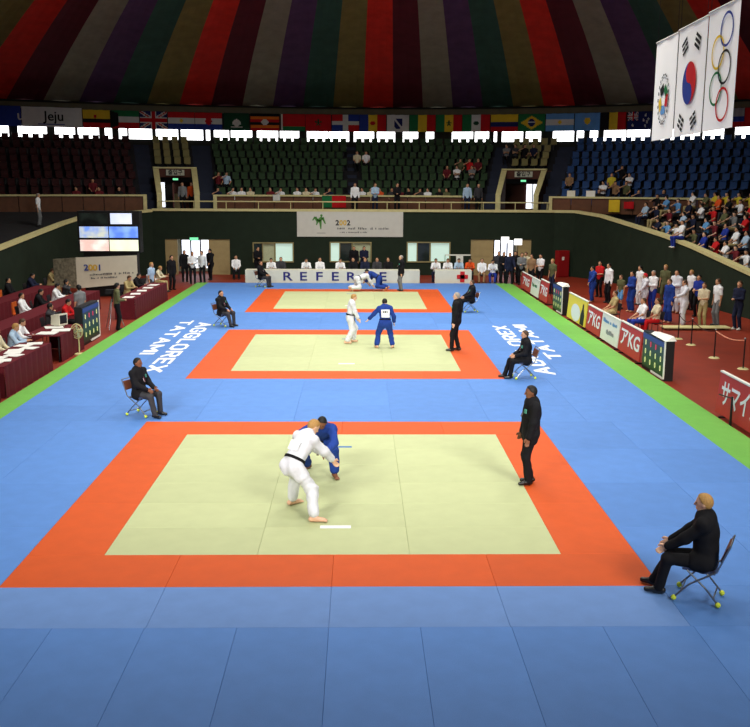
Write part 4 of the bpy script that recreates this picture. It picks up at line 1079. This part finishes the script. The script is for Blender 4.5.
mb = MB(); mb.box(.38,.62,-.02,0,.1,.68); mb.box(.2,.80,-.02,0,.28,.50); mb.obj('red_cross', mat('cross_red', (206,30,34), .6), t)
t = thing('notice_screen', 'white framed notice panel standing behind the first aid table', 'panel', (6.0, 41.6, -.062))
MB().box(-.75,.75,0,.04,1.35,1.42).obj('top_rail', M_white, t); MB().box(-.1,.3,0,.03,.8,1.34).obj('sheet', M_white, t)
for x in (-.75,.72): MB().box(x,x+.03,0,.03,0,1.42).obj('leg', M_dark, t)

# ------------------------------------------------------------------ left side: scoring tables with maroon cloth
M_mar = mat('maroon_cloth', (96,24,34), .85, .1, 5, .3, .2); M_paper = mat('paper_white', (232,232,226), .8)
def skirt_table(label, x0, x1, y0, y1, h=.75, top=None, open_end=False):
    cx, cy = (x0+x1)/2, (y0+y1)/2; t = thing('skirted_table', label, 'table', (cx, cy, -.062)); h += .062
    X, Y = (x1-x0)/2, (y1-y0)/2
    MB().box(-X,X,-Y,Y,h-.03,h).obj('tabletop', top or M_mar, t)
    mb = MB()
    cor = [(-X,-Y),(X,-Y),(X,Y),(-X,Y)]
    for k, (a, b) in enumerate(zip(cor, cor[1:]+cor[:1])):
        if k == 3 or (open_end and k == 0): continue
        a, b = Vector(a), Vector(b); L = (b-a).length; n = max(3, int(L/.14)); d = (b-a).normalized(); nn = Vector((d.y,-d.x))
        for i in range(n):
            p, q = a.lerp(b, i/n), a.lerp(b, (i+1)/n); wa, wb = .018*math.sin(i*2.1), .018*math.sin((i+1)*2.1)
            lo = lambda r, w: (r.x+nn.x*(.02+w), r.y+nn.y*(.02+w), .01); hi = lambda r: (r.x+nn.x*.008, r.y+nn.y*.008, h+.002)
            mb.quad(lo(p,wa), lo(q,wb), hi(q), hi(p))
    mb.obj('table_skirt', M_mar, t, True, fix=False)
    for sx in (-1, 1):
        for sy in (-1, 1): MB().box(sx*(X-.06)-.02,sx*(X-.06)+.02,sy*(Y-.06)-.02,sy*(Y-.06)+.02,0,h-.03).obj('leg', M_dark, t)
    return t
skirt_table('maroon skirted scoring table strewn with white papers', -9.35, -8.48, 11.35, 14.95)
skirt_table('short maroon table with an open dark end beside the fan', -9.7, -8.6, 16.2, 18.5, open_end=True)
skirt_table('long maroon skirted table near the far left doorway', -9.3, -8.5, 25.3, 31.6)
skirt_table('maroon skirted table cut off before the papers table', -9.3, -8.48, 6.8, 11.0)
skirt_table('long maroon table in the second row of officials', -11.5, -10.7, 16.5, 28.3)
skirt_table('long maroon table in the back row below the dark wall', -14.0, -13.2, 20.5, 30.2)
def sheet(x, y, z, rz_, lb, w=.3, d=.42):
    o = MB().hexa([(-w/2,-d/2,0),(w/2,-d/2,0),(w/2,d/2,0),(-w/2,d/2,0),(-w/2,-d/2,.012),(w/2,-d/2,.012),(w/2,d/2,.018),(-w/2,d/2,.012)]).obj('paper_stack', M_paper); o.location = (x, y, z); o.rotation_euler = (0,0,rz_); tag(o, lb, 'paper', 'papers on the scoring tables')
for i in range(9): sheet(-8.9+.16*math.sin(i*2.4), 11.75+i*.37, .762, .3*math.sin(i*1.7), 'white papers lying on the maroon scoring table', .42, .34)
for i in range(3): sheet(-9.1+.25*math.sin(i*2), 16.6+i*.6, .762, .2*i, 'white papers lying on the short maroon table', .55, .5)
for i in range(5): sheet(-8.85, 25.8+i*1.15, .762, .2*math.sin(i), 'white papers lying on the far maroon table', .4, .5)
# pedestal fan
t = thing('pedestal_fan', 'small white pedestal fan standing at the edge of the green strip', 'fan', (-8.45, 17.55, -.0), -.5)
t.location.z = -.062 if t.location.x < -8.3 else 0
MB().bar((0,0,0),(0,0,.03),.17,20).obj('base', M_cream, t); MB().bar((0,0,.03),(0,0,.62),.02).obj('pole', M_cream, t)
hd = MB().bar((0,.14,.75),(0,-.02,.75),.07,12,.05).obj('motor_housing', M_cream, t)
cg = MB()
for r in (.09,.16,.23):
    pts = [(r*math.cos(2*PI*i/24), -.09-(.25-r)*.12, .75+r*math.sin(2*PI*i/24)) for i in range(25)]; cg.tube(pts, .006, 5)
for i in range(16): a = 2*PI*i/16; cg.bar((.03*math.cos(a),-.12,.75+.03*math.sin(a)),(.235*math.cos(a),-.08,.75+.235*math.sin(a)),.004,4)
cg.tube([(.235*math.cos(2*PI*i/24), -.06, .75+.235*math.sin(2*PI*i/24)) for i in range(25)], .012, 6)
cg.obj('guard', M_cream, t)
for i in range(4):
    a = PI/2*i+.3; e = Vector((math.cos(a),0,math.sin(a))); f_ = Vector((-math.sin(a),0,math.cos(a))); c = Vector((0,-.05,.75))
    MB().hexa([c+e*.03-f_*.02, c+e*.2-f_*.07, c+e*.2+f_*.05+Vector((0,.03,0)), c+e*.03+f_*.02, *[q+Vector((0,.006,0)) for q in (c+e*.03-f_*.02, c+e*.2-f_*.07, c+e*.2+f_*.05+Vector((0,.03,0)), c+e*.03+f_*.02)]]).obj('fan_blade', mat('fan_blade', (170,190,170), .4), t)
# camera on a tripod
t = thing('video_camera_tripod', 'video camera on a tripod beside the far maroon table', 'camera', (-8.75, 22.9, -.062), 0)
for a in (.4, 2.5, 4.6): MB().bar((.05*math.cos(a),.05*math.sin(a),1.1),(.42*math.cos(a),.42*math.sin(a),0),.016).obj('leg', M_steel, t)
MB().bar((0,0,1.0),(0,0,1.3),.025).obj('column', M_dark, t); b = MB().box(-.22,.16,-.07,.07,1.3,1.46).obj('camera_body', M_dark, t); MB().bar((.16,0,1.38),(.3,0,1.38),.045,12).obj('lens', M_dark, b)
# video wall with a banner below
t = thing('video_screen_stack', 'stack of six bright video screens above a white banner', 'screen', (-11.42, 33.0, -.062), .02); t.scale.x = 1.047
MB().box(-1.38,1.38,.0,.7,2.08,4.02).obj('cabinet', M_black, t); MB().box(-1.2,1.2,.1,.6,0,2.08).obj('stand', M_black, t)
def screen_mat(name, c1, c2, e, sc):
    m = mat(name, c1, .3); nt = m.node_tree; b = nt.nodes['Principled BSDF']; tc = nt.nodes.new('ShaderNodeTexCoord'); nz = nt.nodes.new('ShaderNodeTexNoise'); nz.inputs['Scale'].default_value = sc
    rp = nt.nodes.new('ShaderNodeValToRGB'); rp.color_ramp.elements[0].color = (*[(x/255)**2.2 for x in c1],1); rp.color_ramp.elements[1].color = (*[(x/255)**2.2 for x in c2],1); rp.color_ramp.elements[0].position = .4; rp.color_ramp.elements[1].position = .6
    nt.links.new(tc.outputs['Object'], nz.inputs['Vector']); nt.links.new(nz.outputs['Fac'], rp.inputs[0]); nt.links.new(rp.outputs[0], b.inputs['Emission Color']); b.inputs['Emission Strength'].default_value = e
    return m
scr = [(-1.3,-.02,2.16,2.68,'screen_pale_pink',(230,236,226),(236,170,160)),(.02,1.3,2.16,2.68,'screen_pale',(228,236,216),(244,240,190)),(-1.3,-.02,2.78,3.3,'screen_blue_yellow',(110,150,236),(224,220,160)),(.02,1.3,2.78,3.3,'screen_blue',(92,130,230),(150,190,244)),(-1.3,-.02,3.4,3.92,'screen_dark',(14,16,16),(34,40,36)),(.1,1.05,3.42,3.92,'screen_white_blue',(200,212,240),(226,230,240))]
for x0, x1, z0, z1, nm, c1, c2 in scr: MB().box(x0,x1,-.02,0,z0,z1).obj('screen_panel', screen_mat(nm, c1, c2, .9, 1.6), t)
t = thing('floor_banner', 'white banner with coloured year digits below the video wall', 'banner', (-11.5, 32.6, -.062), .02); t.scale = (1.047, 1, .93)
MB().hexa([(-1.35,0,.45),(1.38,-.05,.75),(1.38,-.03,.75),(-1.35,.02,.45),(-1.35,0,2.02),(1.38,-.05,2.14),(1.38,-.03,2.14),(-1.35,.02,2.02)]).obj('banner_sheet', M_board, t)
MB().hexa([(-2.5,.5,.5),(-1.36,0,.45),(-1.36,.02,.45),(-2.5,.52,.5),(-2.5,.5,1.9),(-1.36,0,2.02),(-1.36,.02,2.02),(-2.5,.52,1.9)]).obj('patterned_sheet', mat('patterned_cloth', (150,150,128), .8, .45, 7), t)
for i, (ch, mm) in enumerate(zip('2001', (M_lblue, M_lyel, M_lyel, M_lblue))):
    o = link('banner_digit', text_mesh('banner_digit', ch, .42, mm, .012), t, (-.9+.2*i, -.035, 1.5)); o.rotation_euler = (PI/2, 0, 0)
print_marks('banner_print', -.75, 1.25, 1.1, .12, -.045, M_txt, t, 7, .06); print_marks('banner_print', -.75, .5, .93, .09, -.04, M_txt, t, 8, .06)
for s in (-1.3, 1.3): MB().bar((s,.1,0),(s,.1,2.05),.03).obj('banner_pole', M_dark, t)

# ------------------------------------------------------------------ lower right stand behind the sloping wall
def wall_pt(pts, s, off=0.0):
    i = min(len(pts)-2, max(0, int(s))); f = s-i; a, b = Vector(pts[i]), Vector(pts[i+1]); p = a.lerp(b, f)
    def nn(k):
        a_ = Vector(pts[max(k-1,0)][:2]); b_ = Vector(pts[min(k+1,len(pts)-1)][:2]); d = (b_-a_).normalized(); n = Vector((d.y,-d.x))
        return n if n.dot(Vector(pts[k][:2])-Vector((0,20))) > 0 else -n
    n = nn(i).lerp(nn(i+1), f).normalized(); return Vector((p.x+n.x*off, p.y+n.y*off, p.z)), n
M_bench = mat('bench_brown', (70,52,40), .7, .1, 3)
lower = MB()
NS = 32
for k in range(9):
    o0, o1 = .3+.95*k, .3+.95*(k+1)
    for i in range(NS):
        s0, s1 = 8*i/NS, 8*(i+1)/NS
        (a, _), (b, _), (c, _), (d, _) = wall_pt(RW, s0, o0), wall_pt(RW, s1, o0), wall_pt(RW, s1, o1), wall_pt(RW, s0, o1)
        if any((Vector((q.x, q.y))-Vector((CX, CY))).length > 28.15 for q in (a, b, c, d)): continue
        za, zb = min(3.6, a.z-.78+.42*k), min(3.6, b.z-.78+.42*k)
        lower.hexa([(a.x,a.y,za-.7),(b.x,b.y,zb-.7),(c.x,c.y,zb-.7),(d.x,d.y,za-.7),(a.x,a.y,za),(b.x,b.y,zb),(c.x,c.y,zb),(d.x,d.y,za)])
struct(lower.obj('floor_lower_stand', M_step))
def row_spot(u, k):
    """plan point in row k of the lower right stand seen in pixel column u"""
    d = ray(u, 240); lo, hi = 0.0, 8.0; off = .3+.95*k+.55
    for _ in range(40):
        m = (lo+hi)/2; p = wall_pt(RW, m, off)[0]-CAM
        if p.x*d.y-p.y*d.x > 0: hi = m
        else: lo = m
    p, n = wall_pt(RW, lo, off)
    return Vector((p.x, p.y, min(3.6, p.z-.78+.42*k))), math.atan2(-n.y, -n.x)

# ------------------------------------------------------------------ distant figures
S0 = skeleton(**SIT); S1 = skeleton(**dict(SIT, lean=12, hands=((.42,.10,.78),(.42,-.10,.78)), hpitch=12)); S2 = skeleton(**dict(SIT, lean=6, hyaw=35, hands=((.30,.2,.62),(.2,-.1,1.05))))
S3 = skeleton(**dict(SIT, lean=2, hyaw=-15, hands=((.20,-.08,.86),(.22,.08,.82)), epole=((-.3,.9,-.4),(-.3,-.9,-.4)))); T0 = skeleton(); T1 = skeleton(hands=((.25,.05,1.12),(.25,-.05,1.10)), hyaw=20); T2 = skeleton(hands=((.35,.18,.95),(.05,-.26,.80)), feet=((.12,.12,.08),(-.1,-.12,.08)), hyaw=-20); T3 = skeleton(hands=((.45,.30,1.15),(.1,-.28,.80)), feet=((.1,.16,.08),(-.1,-.16,.08)))
def fm(p, kind, style='short'): 
    J = {'s3':S3,'s0':S0,'s1':S1,'s2':S2,'t0':T0,'t1':T1,'t2':T2,'t3':T3}[p]; return far_mesh((p, kind, style), J, kind, style)
M_pl = mat('stacking_chair_dark', (40,38,44), .5); M_plw = mat('stacking_chair_pale', (196,190,170), .5)
def simple_chair(pale=False):
    mb = MB(); mb.box(-.22,.2,-.21,.21,.42,.45); mb.hexa([(-.22,-.2,.55),(-.2,-.2,.55),(-.2,.2,.55),(-.22,.2,.55),(-.28,-.2,.84),(-.26,-.2,.84),(-.26,.2,.84),(-.28,.2,.84)])
    for x in (-.2,.18):
        for y in (-.19,.19): mb.bar((x,y,.42),(x*1.08,y*1.05,0),.013,6)
    for y in (-.19,.19): mb.bar((-.2,y,.42),(-.27,y,.82),.012,6)
    return mb.mesh('stacking_chair', M_plw if pale else M_pl)
CH = simple_chair(); CHP = simple_chair(True)
NICE = {'skyblue': 'sky blue', 'lightblue': 'pale blue', 'darkgrey': 'dark grey', 'royal': 'royal blue'}
used_labels = {}
def lab(txt, group):
    return txt
def sit_at(u, v, Y, hd, top, bottom, label, pose='s1', hair='black', kind='shirt', scale=1.0, skin=0, X=None, style='short', pale=False, z=-.062):
    """seated figure whose hip column is pixel u at depth Y (or side plane X)"""
    g = atX(u, v, X) if X is not None else atY(u, v, Y)
    far_person(label, (g.x, g.y, z), math.radians(hd), fm(pose, kind, style), top, bottom, hair, skin, scale, None)
    c = link('stacking_chair', CHP if pale else CH, None, (g.x, g.y, z), math.radians(hd)); tag(c, 'stacking chair under the ' + ' '.join(label.split()[:11]), 'chair', 'stacking chairs')
def stand_at(u, v, hd, top, bottom, label, pose='t0', hair='black', kind='shirt', scale=1.0, skin=0, style='short', shoe=None):
    g = G(u, v, -.062); return far_person(label, (g.x, g.y, -.062), math.radians(hd), fm(pose, kind, style), top, bottom, hair, skin, scale, None, shoe)
# officials on the left
for u, v, X, top, bt, pose, hair, lb, hd in (
 (12,342,-9.75,'lightblue','navy','s1','fair','fair-haired official in pale blue writing at the papers table',5),
 (19,336,-9.9,'white','darkgrey','s1','brown','official in white leaning over the papers table',-5),
 (1,365,-9.8,'cream','khaki','s0','brown','official in cream seated at the cut-off maroon table',0),
 (66,322,-10.0,'red','black','s1','black','official in a red shirt at the short maroon table',-10),
 (50,322,-10.1,'darkgrey','black','s2','black','official in dark grey leaning between two maroon tables',0),
 (137,291,-9.75,'black','black','s1','black','official in black at the far maroon table',-20),
 (149,286,-9.7,'white','black','s1','black','official in white at the far maroon table',-15),
 (158,281,-9.6,'cream','khaki','s1','fair','official in cream at the far end of the far maroon table',-10),
 (128,297,-9.9,'khaki','khaki','s1','brown','official in khaki bending at the near end of the far maroon table',-30),
 (24,310,-12.0,'white','black','s0','black','official in white behind the second row table',0),
 (38,305,-12.0,'black','black','s1','black','official in black behind the second row table',10),
 (55,299,-12.0,'white','grey','s1','black','official in white leaning at the second row table',0),
 (66,296,-12.0,'darkgrey','black','s2','black','official in dark grey at the far end of the second row',0),
 (30,283,-14.5,'navy','black','s1','black','official in navy at the back row table',0),
 (50,277,-14.4,'khaki','khaki','s1','brown','official in khaki at the back row table',0),
 (10,287,-14.5,'black','black','s0','black','official in black at the back row table',0)):
    sit_at(u, v, None, hd, top, bt, lb, pose, hair, X=X, kind='suit' if top in ('black','navy') else 'shirt')
stand_at(82, 333, 150, 'grey', 'black', 'man in a grey shirt standing with his back to the scoring tables', 't0', 'black', 'tee')
stand_at(152, 300, -20, 'lightblue', 'darkgrey', 'person in a pale blue shirt standing behind the far maroon table', 't0', 'fair', 'tee')
stand_at(118, 330, 20, 'olive', 'black', 'camera operator in olive beside the tripod', 't1', 'black', 'shirt')
for u, v, lb in ((12,276,'white computer monitor on the back row table'),(88,325,'cream monitor on the short maroon table')):
    g = G(u, v, .78); t = thing('computer_monitor', lb, 'monitor', ((-13.6, 23.5, .75) if u == 12 else (-9.2, 18.1, .75)), -.4)
    MB().hexa([(-.22,-.15,.05),(.16,-.2,.05),(.16,.2,.05),(-.22,.15,.05),(-.22,-.12,.36),(.16,-.2,.42),(.16,.2,.42),(-.22,.12,.36)]).obj('housing', M_board, t); MB().box(-.12,.1,-.12,.12,.0,.05).obj('foot', M_board, t); MB().box(.16,.165,-.16,.16,.1,.37).obj('screen', M_dark, t)
for X_, Y_, lb in ((-12.4,23.6,'orange chair between the back rows'),(-14.4,27.5,'orange chair behind the back row table')):
    t = thing('moulded_chair', lb, 'chair', (X_, Y_, -.062), 0); MB().box(-.22,.22,-.22,.22,.42,.46).obj('seat', mat('chair_orange', (206,98,38), .5), t); MB().box(-.25,-.21,-.22,.22,.46,.9).obj('backrest', mat('chair_orange', (206,98,38), .5), t)
    for x in (-.2,.2):
        for y in (-.2,.2): MB().bar((x,y,0),(x,y,.42),.014,6).obj('leg', M_steel, t)
# far table officials
for u, top, bt, pose, hair, lb, Y in ((271,'white','black','s1','black','official in a white shirt bent over the referee table by the left window',40.2),(306,'white','black','s1','black','official in a white shirt and dark tie left of the middle window',40.2),(320,'white','black','s0','black','official in a white shirt sitting upright left of the middle window',40.2),
 (340,'white','black','s1','black','official in white with head bowed under the middle window',40.2),(353,'black','black','s0','black','official in black under the right part of the middle window',40.2),(365,'navy','black','s0','brown','official in navy under the right part of the middle window',40.2),(377,'darkgrey','black','s0','brown','official in dark grey beside the white-haired referee',40.2),(388,'black','black','s0','brown','official in black beside the white-haired referee',40.2),
 (236,'white','black','s0','black','official in a white shirt and tie seated by the left door leaf',41.6),(281,'darkgrey','black','s0','black','official in dark grey under the left window',40.4),(448,'white','navy','s1','brown','first aid helper in white beside the notice panel',40.3),(436,'white','navy','s1','black','first aid helper in white leaning to the table edge',40.3),(459,'lightblue','navy','s1','black','first aid helper in pale blue behind the red cross',40.4),(470,'orange','black','s1','black','helper in an orange shirt behind the red cross',40.5),
 (482,'white','tan','s0','black','helper in white and tan seated beside the red cross table',39.8),(493,'white','royal','s1','black','helper in white and blue seated before the right door leaf',39.6)):
    sit_at(u, 262, Y, -90 + (8 if u < 350 else -8), top, bt, lb, pose, hair, kind='suit' if top in ('black','navy','darkgrey') else 'shirt')
for u, v, hd, top, bt, pose, kind, hair, lb in ((258,277,-70,'black','black','t1','suit','black','dark-suited man standing at the left window'),(193,284,-80,'white','black','t1','shirt','brown','man in a white shirt standing in the left doorway'),(203,283,-110,'white','black','t0','shirt','black','woman in white standing in the left doorway'),(185,282,-60,'black','black','t0','suit','black','dark-suited man at the left edge of the left doorway'),(211,280,-120,'black','black','t2','suit','black','dark-suited man at the right edge of the left doorway'),
 (172,290,-40,'black','black','t0','suit','black','dark-suited man standing beside the green strip end'),(354,276,-90,'black','black','t0','suit','brown','dark-suited man standing before the middle window'),(364,276,-95,'navy','black','t1','suit','black','navy-suited man standing before the middle window'),
 (503,284,-100,'black','black','t1','suit','black','man in black standing in the right doorway'),(509,285,-80,'navy','black','t2','suit','black','man in navy standing in the right doorway'),(515,283,-120,'black','black','t0','suit','black','man in a black suit near the farthest red board'),(498,283,-90,'darkgrey','black','t0','suit','black','man in dark grey at the edge of the right doorway'),(521,285,-110,'grey','black','t1','shirt','black','man in a grey shirt behind the farthest red board'),(531,287,-130,'tan','black','t0','tee','black','man in a tan shirt behind the white board'),(525,284,-100,'cream','khaki','t2','tee','black','woman in cream behind the farthest red board'),(540,287,-140,'white','black','t1','tee','black','man in white behind the short red board'),(552,294,-150,'olive','navy','t0','tee','fair','fair-haired person in olive behind the small scoreboard')):
    stand_at(u, v, hd, top, bt, lb, pose, hair, kind)
# lights of a camera crew in the right doorway
for u, v, lb in ((505,241,'white film lamp on a tall stand in the right doorway'),(518,243,'white film lamp on a stand beside the doorway leaf')):
    p = atY(u, v, 42.6); t = thing('film_lamp', lb, 'lamp', (p.x, p.y, -.062)); MB().bar((0,0,0),(0,0,p.z),.02).obj('stand', M_dark, t); MB().box(-.22,.22,-.08,.06,p.z-.05,p.z+.3).obj('lamp_head', mat('film_lamp_glow', (255,255,250), .4, emit=1.5), t)
    for a in (0,2.1,4.2): MB().bar((0,0,.4),(.35*math.cos(a),.35*math.sin(a),0),.012).obj('leg', M_dark, t)
# waiting fighters and coaches on the right
R_ = [(592,302,200,'blue_gi','blue_gi','t2','gi','black',.95,'fighter in blue standing by the dark wall with a white-shirted man'),(599,297,215,'red','black','t1','tee','black',1.0,'person in a red top behind the white-shirted man'),(608,303,200,'white','black','t0','shirt','black',1.05,'man in a white shirt and black trousers among waiting fighters'),
 (620,309,210,'olive','skyblue','t0','shorts','brown',.86,'child in an olive shirt and pale blue shorts'),(631,312,195,'blue_gi','blue_gi','t1','gi','black',1.0,'fighter in blue with black belt standing beside the child in shorts'),(639,305,200,'white','white','t0','tee','black',1.02,'person in a white T-shirt behind the blue fighter'),
 (644,312,190,'white_gi','white_gi','t2','gi','red',.95,'fighter in white wearing a red cap'),(652,312,205,'white','royal','t1','shirt','grey',1.02,'person in a white jacket and blue trousers'),(664,305,220,'olive','olive','t0','tee','fair',1.05,'fair-haired person in olive by the dark wall'),
 (668,323,200,'blue_gi','blue_gi','t0','gi','brown',1.0,'fighter in blue on the low platform beside the reaching white fighter'),(675,313,215,'white_gi','white_gi','t1','gi','black',1.05,'fighter in white standing behind the blue fighter'),(683,326,185,'white_gi','white_gi','t3','gi','brown',1.02,'fighter in white reaching one arm forward'),
 (690,310,200,'white','black','t0','tee','fair',1.0,'fair-haired person in a white top at the wall'),(697,317,210,'royal','black','t1','tee','black',1.0,'person in a royal blue shirt behind the cream-topped man'),(702,327,215,'cream','khaki','t1','tee','brown',.98,'man in cream top and khaki trousers with folded arms'),(716,326,190,'white','grey','t0','tee','brown',1.05,'man in a white T-shirt and grey trousers on the platform end'),(737,330,205,'navy','navy','t1','shirt','brown',1.06,'man in navy with hands folded standing apart by the wall')]
HAIR['red'] = mat('cap_red', (206,24,40), .7)
for u, v, hd, top, bt, pose, kind, hair, sc, lb in R_:
    o = stand_at(u, v, hd, top, bt, lb, pose, hair, kind, sc, 0)
    if lb.startswith('man in navy'): o.material_slots[4].material = M_white
sit_at(641, 318, None, 190, 'white', 'royal', 'person in white and blue seated behind the red and white boards', 's0', 'brown', 'tee', X=10.6)
sit_at(655, 320, None, 185, 'cream', 'red', 'person in a cream top and red trousers seated behind the scoreboard', 's0', 'brown', 'tee', X=11.1)
sit_at(613, 309, None, 185, 'khaki', 'khaki', 'person in khaki seated behind the white board', 's0', 'brown', 'tee', X=10.2)
# spectators in the lower right stand
rnd = random.Random(3)
pal = ['white','white','grey','navy','black','lightblue','red','darkgrey','cream','skyblue','royal','olive','white','maroon']
seen = {}
def spectator(u, k, top=None, bottom=None, hair='black', pose=None):
    p, hd = row_spot(u, k); top = top or rnd.choice(pal); pose = pose or rnd.choice(['s0','s2','s3'])
    n = seen.get((top, 'lower'), 0); seen[(top, 'lower')] = n+1
    lb = 'spectator in a %s top seated behind the sloping right wall' % NICE.get(top, top)
    st = rnd.choice(['short','short','long'])
    far_person(lb, p, hd, fm(pose, 'tee', st), top, bottom or rnd.choice(['black','navy','darkgrey','khaki']), hair, rnd.choice([0,0,1]), 1.0, 'spectators in the lower right stand, %s tops' % top)
    b = link('stand_bench', BENCH, None, p, hd); tag(b, 'brown bench seat in the lower right stand', 'bench', 'bench seats of the lower right stand')
BENCH = MB().box(-.25,.15,-.27,.27,.38,.43).box(-.2,-.15,-.2,.2,0,.38).mesh('stand_bench', M_bench)
for k, us in enumerate(((657,667,676,694,703,716,726,737,748),(643,655,668,682,692,705,714,724,735,745),(655,664,676,686,699,712,722,733,744),(690,703,726,738,749))):
    for u in us: spectator(u, k)
for u in (712,724,736,748): spectator(u, 4, 'yellow', 'black')
spectator(715, 3, 'orange', 'black')
# one sitting on the wall with dangling legs
p, n = wall_pt(RW, 5.15, .12); d = ray(679, 240); lo, hi = 3.0, 7.0
for _ in range(40):
    m = (lo+hi)/2; q = wall_pt(RW, m, .1)[0]-CAM
    if q.x*d.y-q.y*d.x > 0: hi = m
    else: lo = m
p, n = wall_pt(RW, lo, .16)
Jd = skeleton(**dict(SIT, feet=((.34,.12,.10),(.30,-.16,.10)), hyaw=20)); md = far_mesh(('dangle','tee'), Jd, 'tee')
far_person('person in white top and blue trousers sitting on the sloping wall', (p.x, p.y, p.z+.05-.42), math.atan2(-n.y, -n.x), md, 'white', 'royal', 'black', 0, 1.0, None, M_white)
# spectators in the far stands
def seat_person(u, i, top, lb, bottom='black', pose='s0', hair='black', kind='tee', group=None):
    a = phi_u(u, R0+TR*i, 170); p = P(R0+TR*i-.02, a, Z0+RI*i-.05)
    an = math.radians(ang(a)); far_person(lb, p, math.atan2(-math.cos(an), -math.sin(an)), fm(pose, kind), top, bottom, hair, 0, 1.0, group)
sp = [(232,0,'white'),(241,0,'white'),(250,0,'cream'),(270,0,'maroon'),(280,0,'white'),(297,0,'white'),(306,0,'cream'),(315,0,'white'),(329,0,'navy'),(362,0,'white'),(371,0,'cream'),(380,0,'orange'),(392,0,'darkgrey'),(400,0,'maroon'),(409,0,'black'),(420,0,'darkgrey'),(428,0,'white'),(440,0,'black'),(447,0,'olive'),(357,5,'cream'),(366,5,'white'),(218,2,'maroon'),(226,2,'lightblue'),(217,0,'navy'),(447,3,'maroon'),(457,3,'white'),(469,4,'red'),(478,4,'maroon'),(460,4,'olive'),(472,3,'grey'),
      (570,2,'tan'),(604,1,'white'),(612,2,'yellow'),(616,1,'tan'),(630,2,'white'),(627,1,'olive'),(640,0,'navy'),(665,0,'navy'),(600,0,'black'),(622,3,'black'),(506,6,'grey'),(515,6,'darkgrey'),(524,6,'black'),(533,6,'navy'),(98,0,'maroon'),(92,1,'maroon'),(118,0,'black'),(75,0,'maroon')]
for u, i, top in sp:
    sec = 'green seats of the far stand' if 205 < u < 490 else 'blue seats of the right stand' if u > 555 else 'beige seats above the entrance' if u > 490 else 'dark red seats of the unlit stand'
    row = ('front row','second row','third row','fourth row','fifth row','sixth row','seventh row')[i]
    seat_person(u, i, top, 'spectator in a %s top, %s of the %s' % (NICE.get(top, top), row, sec), pose=rnd.choice(['s0','s3','s2']), group='%s spectators, %s, %s' % (top, row, sec))
def deck_person(u, Y, top, bt, lb, pose='t0', kind='shirt', hd=-90, hair='black'):
    p = atY(u, 205, Y); far_person(lb, (p.x, p.y, 3.61), math.radians(hd), fm(pose, kind), top, bt, hair, 0, .98, None)
for u, Y, top, bt, lb in ((355,45.2,'white','black','man in a white shirt standing at the balcony rail near the draped red cloth'),(375,45.3,'lightblue','navy','person in pale blue standing at the balcony rail'),(397,45.2,'black','black','person in black standing at the balcony rail'),(467,45.2,'lightblue','navy','man in a striped pale shirt at the right end of the balcony rail'),(478,45.3,'darkgrey','black','person in dark grey by the right balcony post'),(183,45.3,'grey','black','person in grey in the left stand entrance'),(192,47.0,'orange','black','person in orange inside the left stand entrance')): deck_person(u, Y, top, bt, lb, rnd.choice(['t0','t1']))
p = atY(47, 232, 39.5); far_person('person in a pale shirt standing on the dark left balcony', (p.x-.4, p.y, 2.95), 0, fm('t0','tee'), 'white', 'grey', 'grey', 0, 1.0)
# draped cloths on the balcony fronts
def drape(label, u0, u1, cols_, z0, z1, r=28.15):
    a, b = P(r, phi_u(u0, r, 200)), P(r, phi_u(u1, r, 200)); cloth_flag('draped_cloth', label, a, b, z0, z1, stripes_v(*cols_), 12, 6, 'cloth', None)
drape('green and red cloth draped over the middle of the balcony front', 322, 346, ('green','green','red','red','red'), 3.85, 4.55)
drape('yellow cloth draped over the right balcony front', 609, 620, ('yellow',), 3.75, 4.45)
drape('small red cloth draped beside the yellow one', 624, 634, ('red',), 3.95, 4.35)
drape('small round white sign cloth on the balcony front', 273, 280, ('white',), 4.25, 4.62)
for u0, u1, lb in ((567,575,'small pale paper bag on the right balcony rail'),(586,595,'white paper sheet on the right balcony rail')):
    a, b = P(28.3, phi_u(u0, 28.3, 195), 4.6), P(28.3, phi_u(u1, 28.3, 195), 4.6); mb = MB(); q = a-b; nn_ = Vector((q.y,-q.x,0)).normalized()*.12
    mb.hexa([a-a, b-a, b-a+nn_, nn_, Vector((0,0,.34)), b-a+Vector((0,0,.34)), b-a+nn_+Vector((0,0,.34)), nn_+Vector((0,0,.34))]); o = mb.obj('paper_bag', M_board if u0 == 567 else M_white); o.location = a; tag(o, lb, 'bag')

# black floor stand in front of the large red board
g = G(723.5, 425); t = thing('floor_stand', 'thin black floor stand with a side arm before the large red board', 'stand', (8.70, g.y+.05, -.062))
MB().bar((0,0,.02),(0,0,.7),.03,10,.022).obj('pole', M_dark, t); MB().bar((0,0,.66),(-.06,.6,.62),.016).obj('arm', M_dark, t); MB().bar((0,0,0),(0,0,.02),.06,14).obj('base', M_dark, t)
